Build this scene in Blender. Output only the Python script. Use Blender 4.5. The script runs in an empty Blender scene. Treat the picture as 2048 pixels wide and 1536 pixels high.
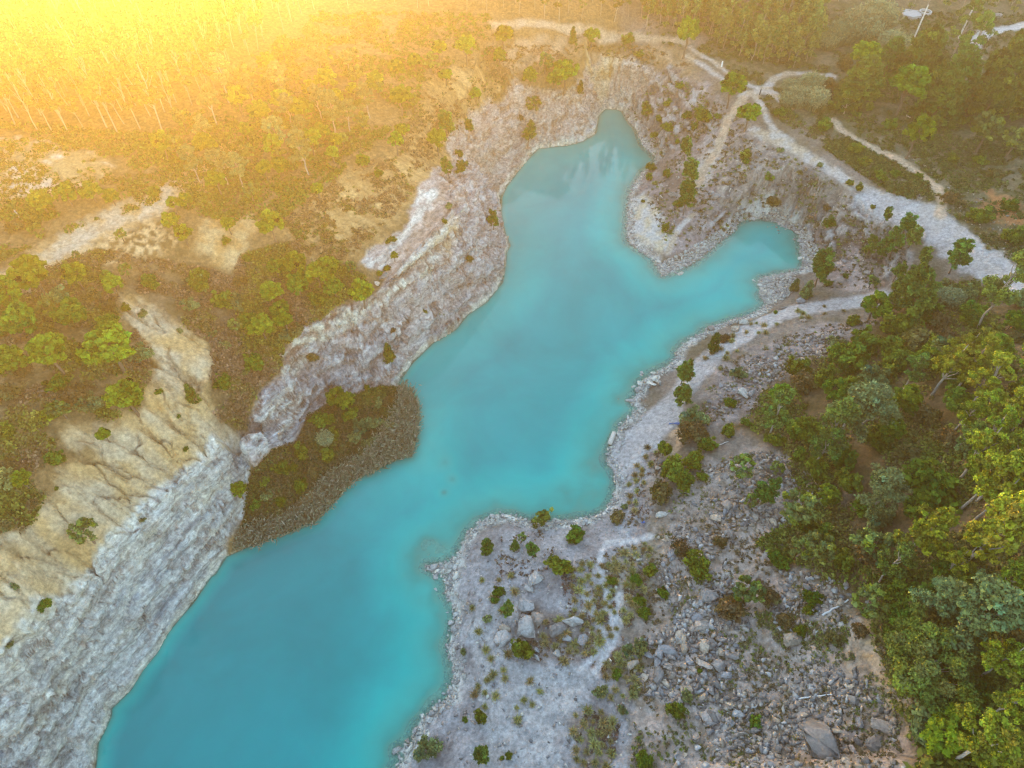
import bpy, bmesh, math, random
import numpy as np
from mathutils import Vector, Matrix, Euler
from mathutils.geometry import delaunay_2d_cdt

# ------------------------------------------------------------------ camera, sky, sun, exposure
SC = bpy.context.scene
COL = SC.collection
CAM_H = 80.0
PITCH = math.radians(50)
FPX = 1384.0                                   # focal length in pixels of the 2048 px wide frame
cam_d = bpy.data.cameras.new('camera'); cam = bpy.data.objects.new('camera', cam_d); COL.objects.link(cam)
cam.location = (0, 0, CAM_H); cam.rotation_euler = (math.radians(90) - PITCH, 0, 0)
cam_d.sensor_width = 36; cam_d.lens = 36 * FPX / 2048
cam_d.clip_start = 1; cam_d.clip_end = 5000
SC.camera = cam

SUN_AZ = math.radians(-26)                     # from +Y towards +X
SUN_EL = math.radians(5.1)
W = bpy.data.worlds.new('World'); SC.world = W; W.use_nodes = True
nt = W.node_tree; bg = nt.nodes['Background']
sky = nt.nodes.new('ShaderNodeTexSky'); sky.sky_type = 'NISHITA'; sky.sun_disc = False
sky.sun_elevation = SUN_EL; sky.sun_rotation = SUN_AZ
sky.air_density = 1.0; sky.dust_density = 0.25; sky.ozone_density = 1.2
nt.links.new(sky.outputs[0], bg.inputs[0]); bg.inputs[1].default_value = 0.08
sd = bpy.data.lights.new('sun', 'SUN'); sun = bpy.data.objects.new('sun', sd); COL.objects.link(sun)
sd.energy = 5.0; sd.angle = math.radians(0.5); sd.color = (1.0, 0.52, 0.09)
sun_dir = Vector((math.sin(SUN_AZ) * math.cos(SUN_EL), math.cos(SUN_AZ) * math.cos(SUN_EL), math.sin(SUN_EL)))
sun.rotation_euler = (-sun_dir).to_track_quat('-Z', 'Y').to_euler()
sun.location = sun_dir * 400
SC.view_settings.view_transform = 'Standard'; SC.view_settings.look = 'None'
SC.view_settings.gamma = 1.0; SC.view_settings.exposure = 4.32
SC.cycles.use_denoising = True; SC.cycles.denoising_prefilter = 'NONE'; SC.cycles.filter_width = 1.3
SC.cycles.max_bounces = 6; SC.cycles.diffuse_bounces = 3; SC.cycles.glossy_bounces = 2
SC.cycles.transparent_max_bounces = 8; SC.cycles.volume_bounces = 0
HAZE_DENSITY = 0.00074
HAZE_G = 0.855
HAZE_COL = (1.0, 0.94, 0.82)

random.seed(5)
RNG = np.random.default_rng(11)

# ------------------------------------------------------------------ small maths
CF = np.array([0, math.cos(PITCH), -math.sin(PITCH)])
CU = np.array([0, math.sin(PITCH), math.cos(PITCH)])
CR = np.array([1.0, 0, 0]); CP = np.array([0, 0, CAM_H])

def ray(px, py):
    """Direction of a picture point; used to measure where a thing stands in the world."""
    px = np.asarray(px, float)[..., None]; py = np.asarray(py, float)[..., None]
    return (px - 1024) * CR + (768 - py) * CU + FPX * CF

def at_level(px, py, z):
    d = ray(px, py); t = (np.asarray(z, float) - CAM_H) / d[..., 2]
    return CP + d * t[..., None]

def _h(ix, iy, iz, seed):
    n = (ix.astype(np.uint32) * np.uint32(374761393) + iy.astype(np.uint32) * np.uint32(668265263)
         + iz.astype(np.uint32) * np.uint32(2147483647 - 58) + np.uint32((seed * 1274126177) & 0xffffffff))
    n = (n ^ (n >> np.uint32(13))) * np.uint32(1274126177)
    n = (n ^ (n >> np.uint32(16))) * np.uint32(2246822519)
    n ^= n >> np.uint32(15)
    return (n & np.uint32(0xffffff)).astype(np.float32) / np.float32(0xffffff)

def vnoise(x, y, z=None, seed=0):
    x = np.asarray(x, np.float32); y = np.asarray(y, np.float32)
    x0 = np.floor(x); y0 = np.floor(y); fx = x - x0; fy = y - y0
    ix = x0.astype(np.int64); iy = y0.astype(np.int64)
    fx = fx * fx * (3 - 2 * fx); fy = fy * fy * (3 - 2 * fy)
    if z is None:
        o = np.zeros_like(ix)
        a = _h(ix, iy, o, seed); b = _h(ix + 1, iy, o, seed); c = _h(ix, iy + 1, o, seed); d = _h(ix + 1, iy + 1, o, seed)
        return (a + (b - a) * fx) * (1 - fy) + (c + (d - c) * fx) * fy
    z = np.asarray(z, np.float32); z0 = np.floor(z); fz = z - z0; iz = z0.astype(np.int64); fz = fz * fz * (3 - 2 * fz)
    r = []
    for k in (0, 1):
        a = _h(ix, iy, iz + k, seed); b = _h(ix + 1, iy, iz + k, seed)
        c = _h(ix, iy + 1, iz + k, seed); d = _h(ix + 1, iy + 1, iz + k, seed)
        r.append((a + (b - a) * fx) * (1 - fy) + (c + (d - c) * fx) * fy)
    return r[0] + (r[1] - r[0]) * fz

def fbm(x, y, z=None, oct=4, seed=0, gain=0.5):
    s = 0; a = 1; t = 0; f = 1.0
    for k in range(oct):
        s = s + a * vnoise(x * f + 17.3 * k, y * f - 9.1 * k, None if z is None else z * f + 5.7 * k, seed + k)
        t += a; a *= gain; f *= 2.03
    return s / t                                  # 0..1, mean 0.5

def smooth(a, b, x):
    t = np.clip((x - a) / (b - a), 0, 1); return t * t * (3 - 2 * t)

def seg_dist(X, Y, P, closed=False):
    """distance from points to a polyline P (n,2)"""
    best = np.full(X.shape, 1e9, np.float32)
    n = len(P)
    for i in range(n if closed else n - 1):
        ax, ay = P[i][:2]; bx, by = P[(i + 1) % n][:2]
        dx, dy = bx - ax, by - ay; L = dx * dx + dy * dy + 1e-9
        t = np.clip(((X - ax) * dx + (Y - ay) * dy) / L, 0, 1)
        best = np.minimum(best, (X - ax - t * dx) ** 2 + (Y - ay - t * dy) ** 2)
    return np.sqrt(best)

def inside(X, Y, P):
    r = np.zeros(X.shape, bool); n = len(P)
    for i in range(n):
        ax, ay = P[i][:2]; bx, by = P[(i + 1) % n][:2]
        if ay == by: continue
        c = ((ay > Y) != (by > Y)) & (X < (bx - ax) * (Y - ay) / (by - ay) + ax)
        r ^= c
    return r

def local_sdf(X, Y, P, pad=6):
    """signed distance (negative inside), only computed near the polygon"""
    P = np.asarray(P)[:, :2]
    out = np.full(X.shape, float(pad), np.float32)
    m = (X > P[:, 0].min() - pad) & (X < P[:, 0].max() + pad) & (Y > P[:, 1].min() - pad) & (Y < P[:, 1].max() + pad)
    x = X[m]; y = Y[m]
    if x.size == 0: return out
    d = seg_dist(x, y, P, True); d = np.where(inside(x, y, P), -d, d)
    out[m] = np.minimum(d, pad)
    return out

# ------------------------------------------------------------------ survey of the pit: picture points with their heights
SHORE = [(190,1536),(195,1487),(221,1434),(222,1417),(260,1380),(286,1337),(312,1307),(335,1265),(362,1232),(387,1204),(422,1152),
 (430,1148),(452,1113),(512,1085),(575,1060),(630,1040),(652,1015),(682,983),(707,958),(750,938),(787,918),(820,910),(830,868),
 (834,818),(822,788),(795,768),(824,726),(867,684),(910,659),(934,629),(972,604),(1004,564),(1009,534),(1012,504),(1019,491),
 (1009,466),(1002,430),(1003,395),(1013,372),(1024,358),(1044,330),(1076,297),(1134,290),(1164,282),(1189,267),(1196,232),(1209,218),
 (1231,217),(1246,222),(1256,240),(1276,262),(1286,290),(1306,306),(1314,320),(1306,332),(1286,345),(1269,370),(1261,391),(1256,434),
 (1255,466),(1259,484),(1279,501),(1309,519),(1314,531),(1324,549),(1346,544),(1374,531),(1404,514),(1429,489),(1454,471),(1469,449),
 (1486,438),(1520,436),(1545,438),(1568,444),(1598,461),(1603,489),(1603,509),(1611,526),(1601,541),(1561,549),(1524,556),(1518,564),
 (1526,581),(1520,591),(1534,609),(1514,626),(1489,634),(1456,644),(1421,656),(1399,671),(1374,684),(1356,699),(1351,719),(1334,734),
 (1309,746),(1284,764),(1276,788),(1262,803),(1276,818),(1262,833),(1239,855),(1231,875),(1214,918),(1229,943),(1234,968),(1229,1000),
 (1209,1023),(1179,1038),(1146,1040),(1099,1045),(1056,1043),(1024,1033),(997,1033),(962,1045),(937,1068),(924,1093),(912,1118),
 (887,1128),(852,1133),(872,1145),(897,1150),(894,1190),(909,1212),(914,1234),(904,1272),(897,1297),(907,1332),(907,1367),(897,1387),
 (902,1394),(872,1414),(839,1447),(827,1482),(797,1502),(817,1512),(804,1527),(790,1540),(770,1600),(740,1700),(500,1760),(200,1740),(150,1620)]
LINES = [
 # lip of the left cliff
 [(-260,1400,14.1),(-60,1330,14.1),(0,1302,13.9),(27,1277,13.6),(62,1260,13.4),(87,1240,13.1),(110,1202,12.6),(150,1187,11.9),(175,1133,11.9),
  (217,1095,11.7),(262,1048,11.7),(287,1013,11.7),(312,988,11.7),(347,958,11.5),(410,923,10.9),(447,893,10.3),(477,872,9.7)],
 [(505,868,8.5),(512,820,8.7),(520,788,9.1),(545,775,9.4),(575,745,9.7),(570,706,10.1),(600,676,10.9),(612,649,11.7),(662,629,12.1),(700,609,12.5),
  (737,599,13.1),(762,579,13.7),(777,554,13.9),(800,531,14.3),(850,480,15.1),(905,420,15.5),(900,370,15.7),(870,335,15.9)],
 # rim of the back basin
 [(905,330,12),(925,290,10.8),(947,250,10.2),(985,205,9.8),(1012,190,10),(1056,172,10.6),(1109,185,9.6),(1150,175,9.6),(1174,140,9.8),
  (1179,112,10.2),(1211,107,10.4),(1254,117,10.2),(1311,130,10),(1320,150,9)],
 # foot of the cliff behind the reed bench
 [(470,1085,1.2),(478,1030,1.8),(500,940,2.6),(530,905,2.6),(590,880,2.6),(612,830,2.6),(640,812,2.4),(690,795,2),(740,776,1.6),(780,768,.8)],
 # edge of the quarry road above the little cove
 [(1490,262,10.6),(1530,288,10.6),(1580,312,10.3),(1640,350,10),(1700,372,9.8),(1735,405,9.6),(1765,435,9.4),(1800,462,9.2),(1835,500,9.2),(1850,540,8.5)],
 # foot of that slope
 [(1500,425,.9),(1560,425,1.2),(1625,450,1.2),(1640,500,1.4),(1640,545,1.2)],
 # track along the water, climbing to the right
 [(1225,985,.7),(1255,900,.7),(1290,860,.8),(1360,790,1.1),(1420,715,1.4),(1500,650,1.8),(1600,620,2.3),(1700,605,3.2),(1760,590,4.2)],
 # upper side of the track
 [(1300,960,3.2),(1345,870,3.0),(1400,800,2.8),(1450,725,3.0),(1530,670,3.2),(1620,642,3.8),(1710,628,4.8),(1775,612,6)],
 # quarry road
 [(1505,262,11),(1600,300,10.9),(1680,345,10.5),(1750,388,10.2),(1840,425,10.2),(1920,480,10.4),(2000,535,10.8)],
 [(1200,1120,2.2),(1260,1070,2.2),(1330,1060,3.4),(1300,1180,2.8),(1260,1300,2.8),(1290,1420,3),(1330,1536,3.2)],
]
SPOTS = [
 # left plateau
 (60,1180,16.1),(130,1060,15.6),(230,960,14.7),(330,880,14.3),(400,820,13.6),(430,760,14.1),(20,1040,19.1),(110,930,18.3),(180,850,18.5),
 (280,780,18.5),(330,690,17.9),(400,700,15.5),(245,600,19.6),(140,760,20.6),(30,800,22.1),(-100,1000,22.1),(-150,700,24.1),(60,600,21.6),
 (200,500,21.6),(480,780,11.7),(500,700,12.5),(470,640,14.1),(520,560,16.1),(600,610,13.3),(640,560,15.1),(420,570,16.6),(430,480,19.1),(500,450,19.6),
 (340,560,18.1),(300,440,22.1),(120,500,22.6),(60,420,24.1),(100,330,25.6),(-60,330,26.1),(200,370,24.1),(400,350,22.1),(330,300,23.6),(150,265,25.1),(30,255,25.6),
 (620,480,17.1),(700,540,15.1),(720,500,14.7),(600,380,19.6),(700,400,18.1),(800,420,16.7),(840,350,17.1),(780,300,19.1),(690,290,20.1),(560,270,21.6),
 (480,180,23.1),(650,170,22.1),(820,220,18.6),(870,150,18.6),(760,120,21.1),(640,60,23.1),(450,60,25.1),(200,100,28.1),(0,80,30.1),
 (940,160,16.6),(960,80,18.1),(1040,110,15.3),(900,40,20.1),(1080,50,17.1),(1180,60,16.1),(1100,120,14.7),(1020,150,13.9),
 # beside the promontory face
 (950,480,10.2),(960,390,10.7),(900,600,7.2),(985,470,7.4),(930,330,11.2),(960,300,8.7),(990,260,8.8),
 # back and right of the upper basin
 (1280,95,12),(1340,110,12.5),(1294,178,6.5),(1270,205,2.6),(1330,160,9),(1340,210,6.8),(1330,260,4.4),(1345,300,3.4),(1390,190,9.6),(1420,240,8.2),
 (1465,190,11.6),(1500,205,11.6),(1440,300,7.2),(1420,350,5.6),(1480,240,10.4),(1450,330,7),(1480,330,8.5),(1520,350,7.5),(1530,170,12),
 (1380,130,12.6),(1450,100,13),(1300,20,15),(1500,40,14),(1600,90,13),(1600,160,12.4),(1700,140,12.4),(1830,90,13),(2000,60,13.5),(1900,160,13),(2040,200,13.5),
 (1640,230,11.8),(1700,290,11.2),(1800,330,11),(1900,330,11.8),(2040,330,12.6),(1900,400,11.2),(2040,430,12.5),(2100,560,12),
 # peninsula
 (1275,470,.8),(1290,430,1),(1330,490,1),(1340,455,1.9),(1350,400,3.4),(1330,370,2.6),(1390,430,3.6),(1420,440,2.6),(1430,390,5.4),(1400,480,.9),
 (1480,400,4.2),(1540,390,4.6),(1590,400,4.4),(1660,420,5.8),(1700,470,5),(1680,540,2.4),(1760,520,4.8),(1590,590,.8),(1560,575,.7),
 # right-hand hill
 (1830,600,6.8),(1900,580,8.6),(1960,600,10),(2040,640,12.4),(1560,720,4),(1650,690,5.4),(1740,690,7),(1830,680,9),(1930,700,12),
 (1480,800,4),(1560,830,5.4),(1640,800,7),(1740,800,9.5),(1850,780,12),(1960,790,15.5),(2060,790,18.5),(1420,900,4.4),(1520,930,5.4),(1630,920,7.4),
 (1740,930,10),(1850,920,13.5),(1960,930,17.2),(2070,930,20.5),(1420,1030,4.6),(1540,1040,6),(1660,1050,8.2),(1780,1060,11.5),(1900,1060,15.4),(2050,1070,20.5),
 (1450,1180,4.8),(1580,1200,6.4),(1700,1200,9),(1820,1210,12.4),(1940,1220,16.6),(2060,1230,20.5),(1420,1330,4.2),(1560,1330,5.8),(1680,1340,8),(1780,1360,10.4),
 (1900,1370,14.4),(2050,1370,19.5),(1430,1480,4),(1560,1490,5.6),(1700,1500,8),(1820,1510,11.4),(1960,1510,16),(2080,1520,20),
 # bench at the lower right
 (925,1180,1),(960,1100,1.2),(1000,1090,1.5),(1100,1110,1.9),(960,1250,1.7),(1000,1400,1.9),(1050,1300,2),(1150,1300,2.3),(1180,1450,2.4),(930,1400,1.5),(960,1500,1.8),(850,1490,1.1),(870,1460,.9),
 (1290,920,1.9),(1260,960,1.2),(1270,1010,1.9),
]
FAR = [(-650,-400,45),(650,-400,60),(-650,700,60),(650,700,30),(0,-400,30),(-300,0,32),(-300,150,40),(-320,330,70),(-180,380,80),(-60,400,80),(60,400,68),  # ground out of view; hill behind the left wood raised to block the sun
       (300,150,34),(300,30,46),(200,300,20),(400,400,24),(-120,20,24),(-110,-40,20),(110,-40,40),(150,40,42),(-200,80,28),(-170,250,44),(0,-90,8),(60,-60,16)]

pts = []; edges = []; zs = []
def add_line(L, closed=False):
    a = len(pts)
    for px, py, z in L:
        p = at_level(px, py, z); pts.append((p[0], p[1])); zs.append(z)
    n = len(L)
    for i in range(n - 1): edges.append((a + i, a + i + 1))
    if closed: edges.append((a + n - 1, a))
add_line([(x, y, 0.0) for x, y in SHORE], True)
NSH = len(SHORE)
for L in LINES: add_line(L)
for px, py, z in SPOTS:
    p = at_level(px, py, z); pts.append((p[0], p[1])); zs.append(z)
for x, y, z in FAR: pts.append((x, y)); zs.append(z)
SHORE_W = np.array(pts[:NSH])
vo, eo, fo, ov, oe, of = delaunay_2d_cdt([Vector(p) for p in pts], edges, [], 0, 0.02, True)
tv = np.array([(v[0], v[1]) for v in vo]); tz = np.zeros(len(tv)); P0 = np.array(pts); Z0 = np.array(zs)
for i, o in enumerate(ov):
    if o: tz[i] = np.mean(Z0[list(o)])
    else:
        k = np.argsort(((P0 - tv[i]) ** 2).sum(1))[:2]; tz[i] = Z0[k].mean()

# ------------------------------------------------------------------ the ground grid (finer near the camera)
NU, NV = 860, 800
YA, YB = 4.0, 290.0
S0 = YA + 95.3; S1 = YB + 95.3
vcore = S0 * (S1 / S0) ** (np.arange(NV) / (NV - 1)) - 95.3
YR = np.concatenate([[-390, -250, -150, -90, -50, -25, -10, -3], vcore, [296, 308, 330, 365, 420, 500, 600]])
ucore = np.linspace(-1, 1, NU)
UX = np.array([.02, .05, .12, .25, .5, 1.0])
UR = np.concatenate([-1 - UX[::-1], ucore, 1 + UX])
def halfw(y):
    y = np.clip(y, YA, YB); return (.643 * y + 61.3) * .74 * 1.08 + 6
def u_to_x(u, y):
    a = np.abs(u); w = halfw(y)
    return np.sign(u) * (np.minimum(a, 1) * w + np.maximum(a - 1, 0) * 400)
def x_to_u(x, y):
    a = np.abs(x); w = halfw(y)
    return np.sign(x) * np.where(a <= w, a / w, 1 + (a - w) / 400)
UU, YY = np.meshgrid(UR, YR)
XX = u_to_x(UU, YY).astype(np.float32); YY = YY.astype(np.float32)
ZZ = np.full(XX.shape, 20.0, np.float32)
fx = XX.ravel(); fy = YY.ravel(); fz = ZZ.ravel()
rowY = YR
for f in fo:
    a, b, c = (tv[i] for i in f[:3]); za, zb, zc = (tz[i] for i in f[:3])
    y0, y1 = min(a[1], b[1], c[1]), max(a[1], b[1], c[1]); x0, x1 = min(a[0], b[0], c[0]), max(a[0], b[0], c[0])
    r0 = np.searchsorted(rowY, y0 - 1e-6); r1 = np.searchsorted(rowY, y1 + 1e-6)
    if r1 <= r0: continue
    X = XX[r0:r1]; Y = YY[r0:r1]
    den = (b[1] - c[1]) * (a[0] - c[0]) + (c[0] - b[0]) * (a[1] - c[1])
    if abs(den) < 1e-9: continue
    l1 = ((b[1] - c[1]) * (X - c[0]) + (c[0] - b[0]) * (Y - c[1])) / den
    l2 = ((c[1] - a[1]) * (X - c[0]) + (a[0] - c[0]) * (Y - c[1])) / den
    l3 = 1 - l1 - l2
    m = (l1 >= -1e-5) & (l2 >= -1e-5) & (l3 >= -1e-5)
    ZZ[r0:r1][m] = (l1 * za + l2 * zb + l3 * zc)[m]

def worley(x, y, z, seed=0):
    """random value of the nearest cell centre, and how close a second one is"""
    ix, iy, iz = (np.floor(v).astype(np.int64) for v in (x, y, z)); b1 = np.full(x.shape, 9.0); b2 = np.full(x.shape, 9.0); rv = np.zeros(x.shape)
    for a in (-1, 0, 1):
        for b in (-1, 0, 1):
            for c in (-1, 0, 1):
                jx, jy, jz = ix + a, iy + b, iz + c
                d = (jx + _h(jx, jy, jz, seed) - x) ** 2 + (jy + _h(jx, jy, jz, seed + 1) - y) ** 2 + (jz + _h(jx, jy, jz, seed + 2) - z) ** 2
                n = d < b1; b2 = np.where(n, b1, np.minimum(b2, d)); b1 = np.where(n, d, b1); rv = np.where(n, _h(jx, jy, jz, seed + 3), rv)
    return rv, np.sqrt(b2) - np.sqrt(b1)
def blur(A, r, n=2):
    for _ in range(n):
        for ax in (0, 1):
            pad = [(0, 0), (0, 0)]; pad[ax] = (r + 1, r)
            c = np.cumsum(np.pad(A, pad, mode='edge'), axis=ax, dtype=np.float64)
            L = A.shape[ax]
            hi = np.take(c, np.arange(2 * r + 1, 2 * r + 1 + L), axis=ax); lo = np.take(c, np.arange(0, L), axis=ax)
            A = ((hi - lo) / (2 * r + 1)).astype(np.float32)
    return A
def slope_of(Z):
    gy = np.gradient(Z, axis=0) / np.gradient(YY, axis=0)
    gx = np.gradient(Z, axis=1) / np.gradient(XX, axis=1)
    return gx, gy
INL = inside(XX, YY, SHORE_W)
shd = np.zeros(XX.shape, np.float32) + 30
mm = (XX > -90) & (XX < 100) & (YY > -20) & (YY < 180)
shd[mm] = np.minimum(seg_dist(XX[mm], YY[mm], SHORE_W, True), 30)
lake = np.where(INL, -shd, shd)                       # signed distance to the waterline
gx, gy = slope_of(blur(ZZ, 3))
steep = np.hypot(gx, gy)
wide = blur(ZZ, 14, 2)
k = blur(smooth(.75, .4, steep).astype(np.float32), 6) * smooth(.5, 5, lake)
ZZ = blur(ZZ, 2, 1) * (1 - k) + wide * k
gx, gy = slope_of(blur(ZZ, 2)); steep = np.hypot(gx, gy)
CLIFF = blur(smooth(.62, 1.0, steep).astype(np.float32), 2)
WEST = smooth(1, -2, XX - np.interp(YY, [0, 60, 100, 130, 150], [-20, -16, 4, 8, 24]))   # 1 on the western, cliff side
# bed of the lake
wl = blur(WEST.astype(np.float32), 20, 3)
depth_w = -(wl * np.minimum(shd * 3.5, np.interp(YY, [40, 80], [8, 4.8])) + (1 - wl) * np.minimum(.42 * shd + .03 * shd ** 2, 6))
nz1 = fbm(XX / 2.2, YY / 2.2, oct=4, seed=3)
for sx, sy, sr, sz in ((860,1095,3.0,.55),(845,1130,1.6,.5),(830,1155,1.2,.7),(890,925,1.2,.9),(905,958,1.1,.8),(888,985,.8,.6),(1238,800,1.3,.45),(1185,945,2.4,.7),(1160,985,3.0,1.0),(1200,1000,2.4,.7),(960,1075,1.3,.5),(880,1190,1.3,.5),(900,1235,1.2,.5),(1305,535,1.4,.5),(1150,1020,4,.8),(825,1465,1.2,.4)):
    c_ = at_level(sx, sy, 0.0); q_ = np.exp(-((XX - c_[0]) ** 2 + (YY - c_[1]) ** 2) / (sr * 1.1) ** 2)
    depth_w = np.maximum(depth_w, depth_w * (1 - q_) - sz * q_)
ZZ = np.where(INL, depth_w + (nz1 - .5) * 1.1 * smooth(0, 3, shd), np.maximum(ZZ, .02 + .12 * np.minimum(shd, 3)))
# uneven ground
n_big = fbm(XX / 9, YY / 9, oct=4, seed=21) - .5
n_mid = fbm(XX / 2.1, YY / 2.1, oct=4, seed=31) - .5
land = smooth(.3, 3, lake)
ZZ = ZZ + land * (n_big * 1.5 + n_mid * .55)

# rain gullies of the ochre slope
GUL = [[(270,850),(295,863),(335,883),(350,900),(387,910)],[(260,868),(270,890),(285,908),(312,923),(327,933),(342,948)],
 [(137,893),(162,908),(195,913),(225,920),(255,935),(282,955),(315,963),(332,973)],[(195,953),(225,965),(262,975),(300,985)],
 [(187,980),(212,978),(250,990),(280,1005),(287,1013)],[(175,998),(187,1015),(212,1030),(240,1040),(262,1048)],[(70,1083),(100,1085),(137,1100),(162,1118),(177,1130)],
 [(37,1100),(80,1110),(112,1130),(140,1150)],[(150,868),(175,873),(187,890),(195,913)],[(312,808),(332,833),(375,863),(400,888),(422,915)],
 [(330,690),(345,740),(380,770)],[(300,720),(330,740),(390,755)],[(205,930),(240,945),(282,955)],[(10,1010),(60,1060),(70,1083)]]

def HQ(x, y, A=None):
    """bilinear height (or another grid field) at world points"""
    A = ZZ if A is None else A
    x = np.asarray(x, float); y = np.asarray(y, float)
    v = np.interp(y, YR, np.arange(len(YR))); u = np.interp(x_to_u(x, y), UR, np.arange(len(UR)))
    v0 = np.clip(v.astype(int), 0, len(YR) - 2); u0 = np.clip(u.astype(int), 0, len(UR) - 2); fv = v - v0; fu = u - u0
    return ((A[v0, u0] * (1 - fu) + A[v0, u0 + 1] * fu) * (1 - fv) + (A[v0 + 1, u0] * (1 - fu) + A[v0 + 1, u0 + 1] * fu) * fv)

_ts = np.concatenate([np.arange(45, 330, .6), np.arange(330, 700, 4)])
def ground_hit(px, py, lift=0.0):
    """world point where the sight line of a picture point meets the ground raised by lift"""
    px = np.atleast_1d(np.asarray(px, float)); py = np.atleast_1d(np.asarray(py, float)); lift = np.broadcast_to(np.asarray(lift, float), px.shape)
    d = ray(px, py); d = d / np.linalg.norm(d, axis=-1, keepdims=True)
    out = np.zeros((len(px), 3))
    for s in range(0, len(px), 4000):
        e = slice(s, s + 4000)
        P = CP + d[e][:, None, :] * _ts[None, :, None]
        below = P[..., 2] < np.maximum(HQ(P[..., 0], P[..., 1]), -.0) + lift[e][:, None]
        i = np.argmax(below, axis=1); i = np.where(below.any(1), i, len(_ts) - 1); i = np.maximum(i, 1)
        lo = _ts[i - 1]; hi = _ts[i]
        for _ in range(8):
            m = (lo + hi) / 2; Q = CP + d[e] * m[:, None]
            b = Q[:, 2] < np.maximum(HQ(Q[:, 0], Q[:, 1]), 0) + lift[e]
            hi = np.where(b, m, hi); lo = np.where(b, lo, m)
        out[e] = CP + d[e] * hi[:, None]
    out[:, 2] -= lift
    return out
def world_line(L):
    a = np.array(L, float); return ground_hit(a[:, 0], a[:, 1])
def depth_of(P): return (np.asarray(P) - CP) @ CF

for g in GUL:
    w = world_line(g)[:, :2]
    m = (XX > w[:, 0].min() - 4) & (XX < w[:, 0].max() + 4) & (YY > w[:, 1].min() - 4) & (YY < w[:, 1].max() + 4)
    wx = XX[m] + (vnoise(XX[m] / .9, YY[m] / .9, seed=5) - .5) * .9; wy = YY[m] + (vnoise(XX[m] / .9, YY[m] / .9, seed=6) - .5) * .9
    d = seg_dist(wx, wy, w)
    ZZ[m] -= .75 * np.exp(-(d / .22) ** 2) + .45 * np.exp(-(d / 1.1) ** 2)
# ------------------------------------------------------------------ what covers the ground, as real surface colours
def zone(poly, soft=.8, rough=1.2, seed=0):
    w = world_line(poly)[:, :2]
    m = (XX > w[:, 0].min() - 6) & (XX < w[:, 0].max() + 6) & (YY > w[:, 1].min() - 6) & (YY < w[:, 1].max() + 6)
    out = np.zeros(XX.shape, np.float32)
    if not m.any(): return out
    x = XX[m]; y = YY[m]
    d = local_sdf(x, y, w) + (fbm(x / 1.6, y / 1.6, oct=4, seed=40 + seed) - .5) * 2 * rough * 1.6
    out[m] = smooth(soft, -soft, d)
    return out
def stripe(line, width, soft=.5, rough=.5, seed=0):
    w = world_line(line)[:, :2]; width = np.atleast_1d(width)
    m = (XX > w[:, 0].min() - 6) & (XX < w[:, 0].max() + 6) & (YY > w[:, 1].min() - 6) & (YY < w[:, 1].max() + 6)
    out = np.zeros(XX.shape, np.float32); x = XX[m]; y = YY[m]
    d = seg_dist(x, y, w) - width.mean() / 2 + (fbm(x / 1.3, y / 1.3, oct=3, seed=70 + seed) - .5) * 2 * rough
    out[m] = smooth(soft, -soft, d)
    return out
C = np.zeros(XX.shape + (3,), np.float32)
def lay(w, c0, c1=None, n=None):
    global C
    w = w[..., None]
    c = np.array(c0, np.float32) if c1 is None else np.array(c0, np.float32) + (np.array(c1, np.float32) - np.array(c0, np.float32)) * n[..., None]
    C = C * (1 - w) + c * w
nA = smooth(.3, .7, fbm(XX / 5, YY / 5, oct=5, seed=101)); nB = smooth(.32, .68, fbm(XX / 1.4, YY / 1.4, oct=4, seed=111)); nC = smooth(.35, .65, fbm(XX / .5, YY / .5, oct=2, seed=121))
AL = XX * .49 + YY * .87; BL = XX * .87 - YY * .49            # along and across the beds of rock
lay(np.ones_like(XX), (.19, .155, .13), (.13, .105, .07), nA)
lay(WEST, (.20, .125, .055), (.12, .085, .04), nA)
lay(WEST * nC * .5, (.26, .17, .08))
# forest floor to the right
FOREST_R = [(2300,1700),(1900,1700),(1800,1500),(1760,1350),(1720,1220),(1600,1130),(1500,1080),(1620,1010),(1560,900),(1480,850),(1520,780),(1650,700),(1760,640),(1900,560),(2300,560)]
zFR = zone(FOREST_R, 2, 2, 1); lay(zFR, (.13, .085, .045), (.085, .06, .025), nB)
# flats at the upper right
zUR = zone([(1480,150),(1380,110),(1500,60),(1800,-100),(2400,-100),(2400,620),(2000,520),(1880,430),(1780,350),(1640,260),(1540,220)], 1.5, 1.5, 2)
lay(zUR, (.085, .085, .04), (.15, .125, .08), nB)
# tan slopes above the promontory
zTAN = zone([(560,440),(640,380),(720,330),(800,300),(830,240),(860,150),(930,140),(1000,170),(930,240),(905,280),(870,335),(800,430),(720,500),(640,540),(580,500)], 1.5, 1.6, 3)
lay(zTAN, (.42, .27, .12), (.27, .165, .07), smooth(.3, .7, fbm(AL / .8, BL / 6, oct=4, seed=7)))
zTAN2 = zone([(980,90),(1100,70),(1300,90),(1400,110),(1390,170),(1330,150),(1290,110),(1180,100),(1060,165),(1000,150)], 1.2, 1.3, 4)
lay(zTAN2, (.34, .235, .15), (.2, .14, .08), nB)
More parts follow.
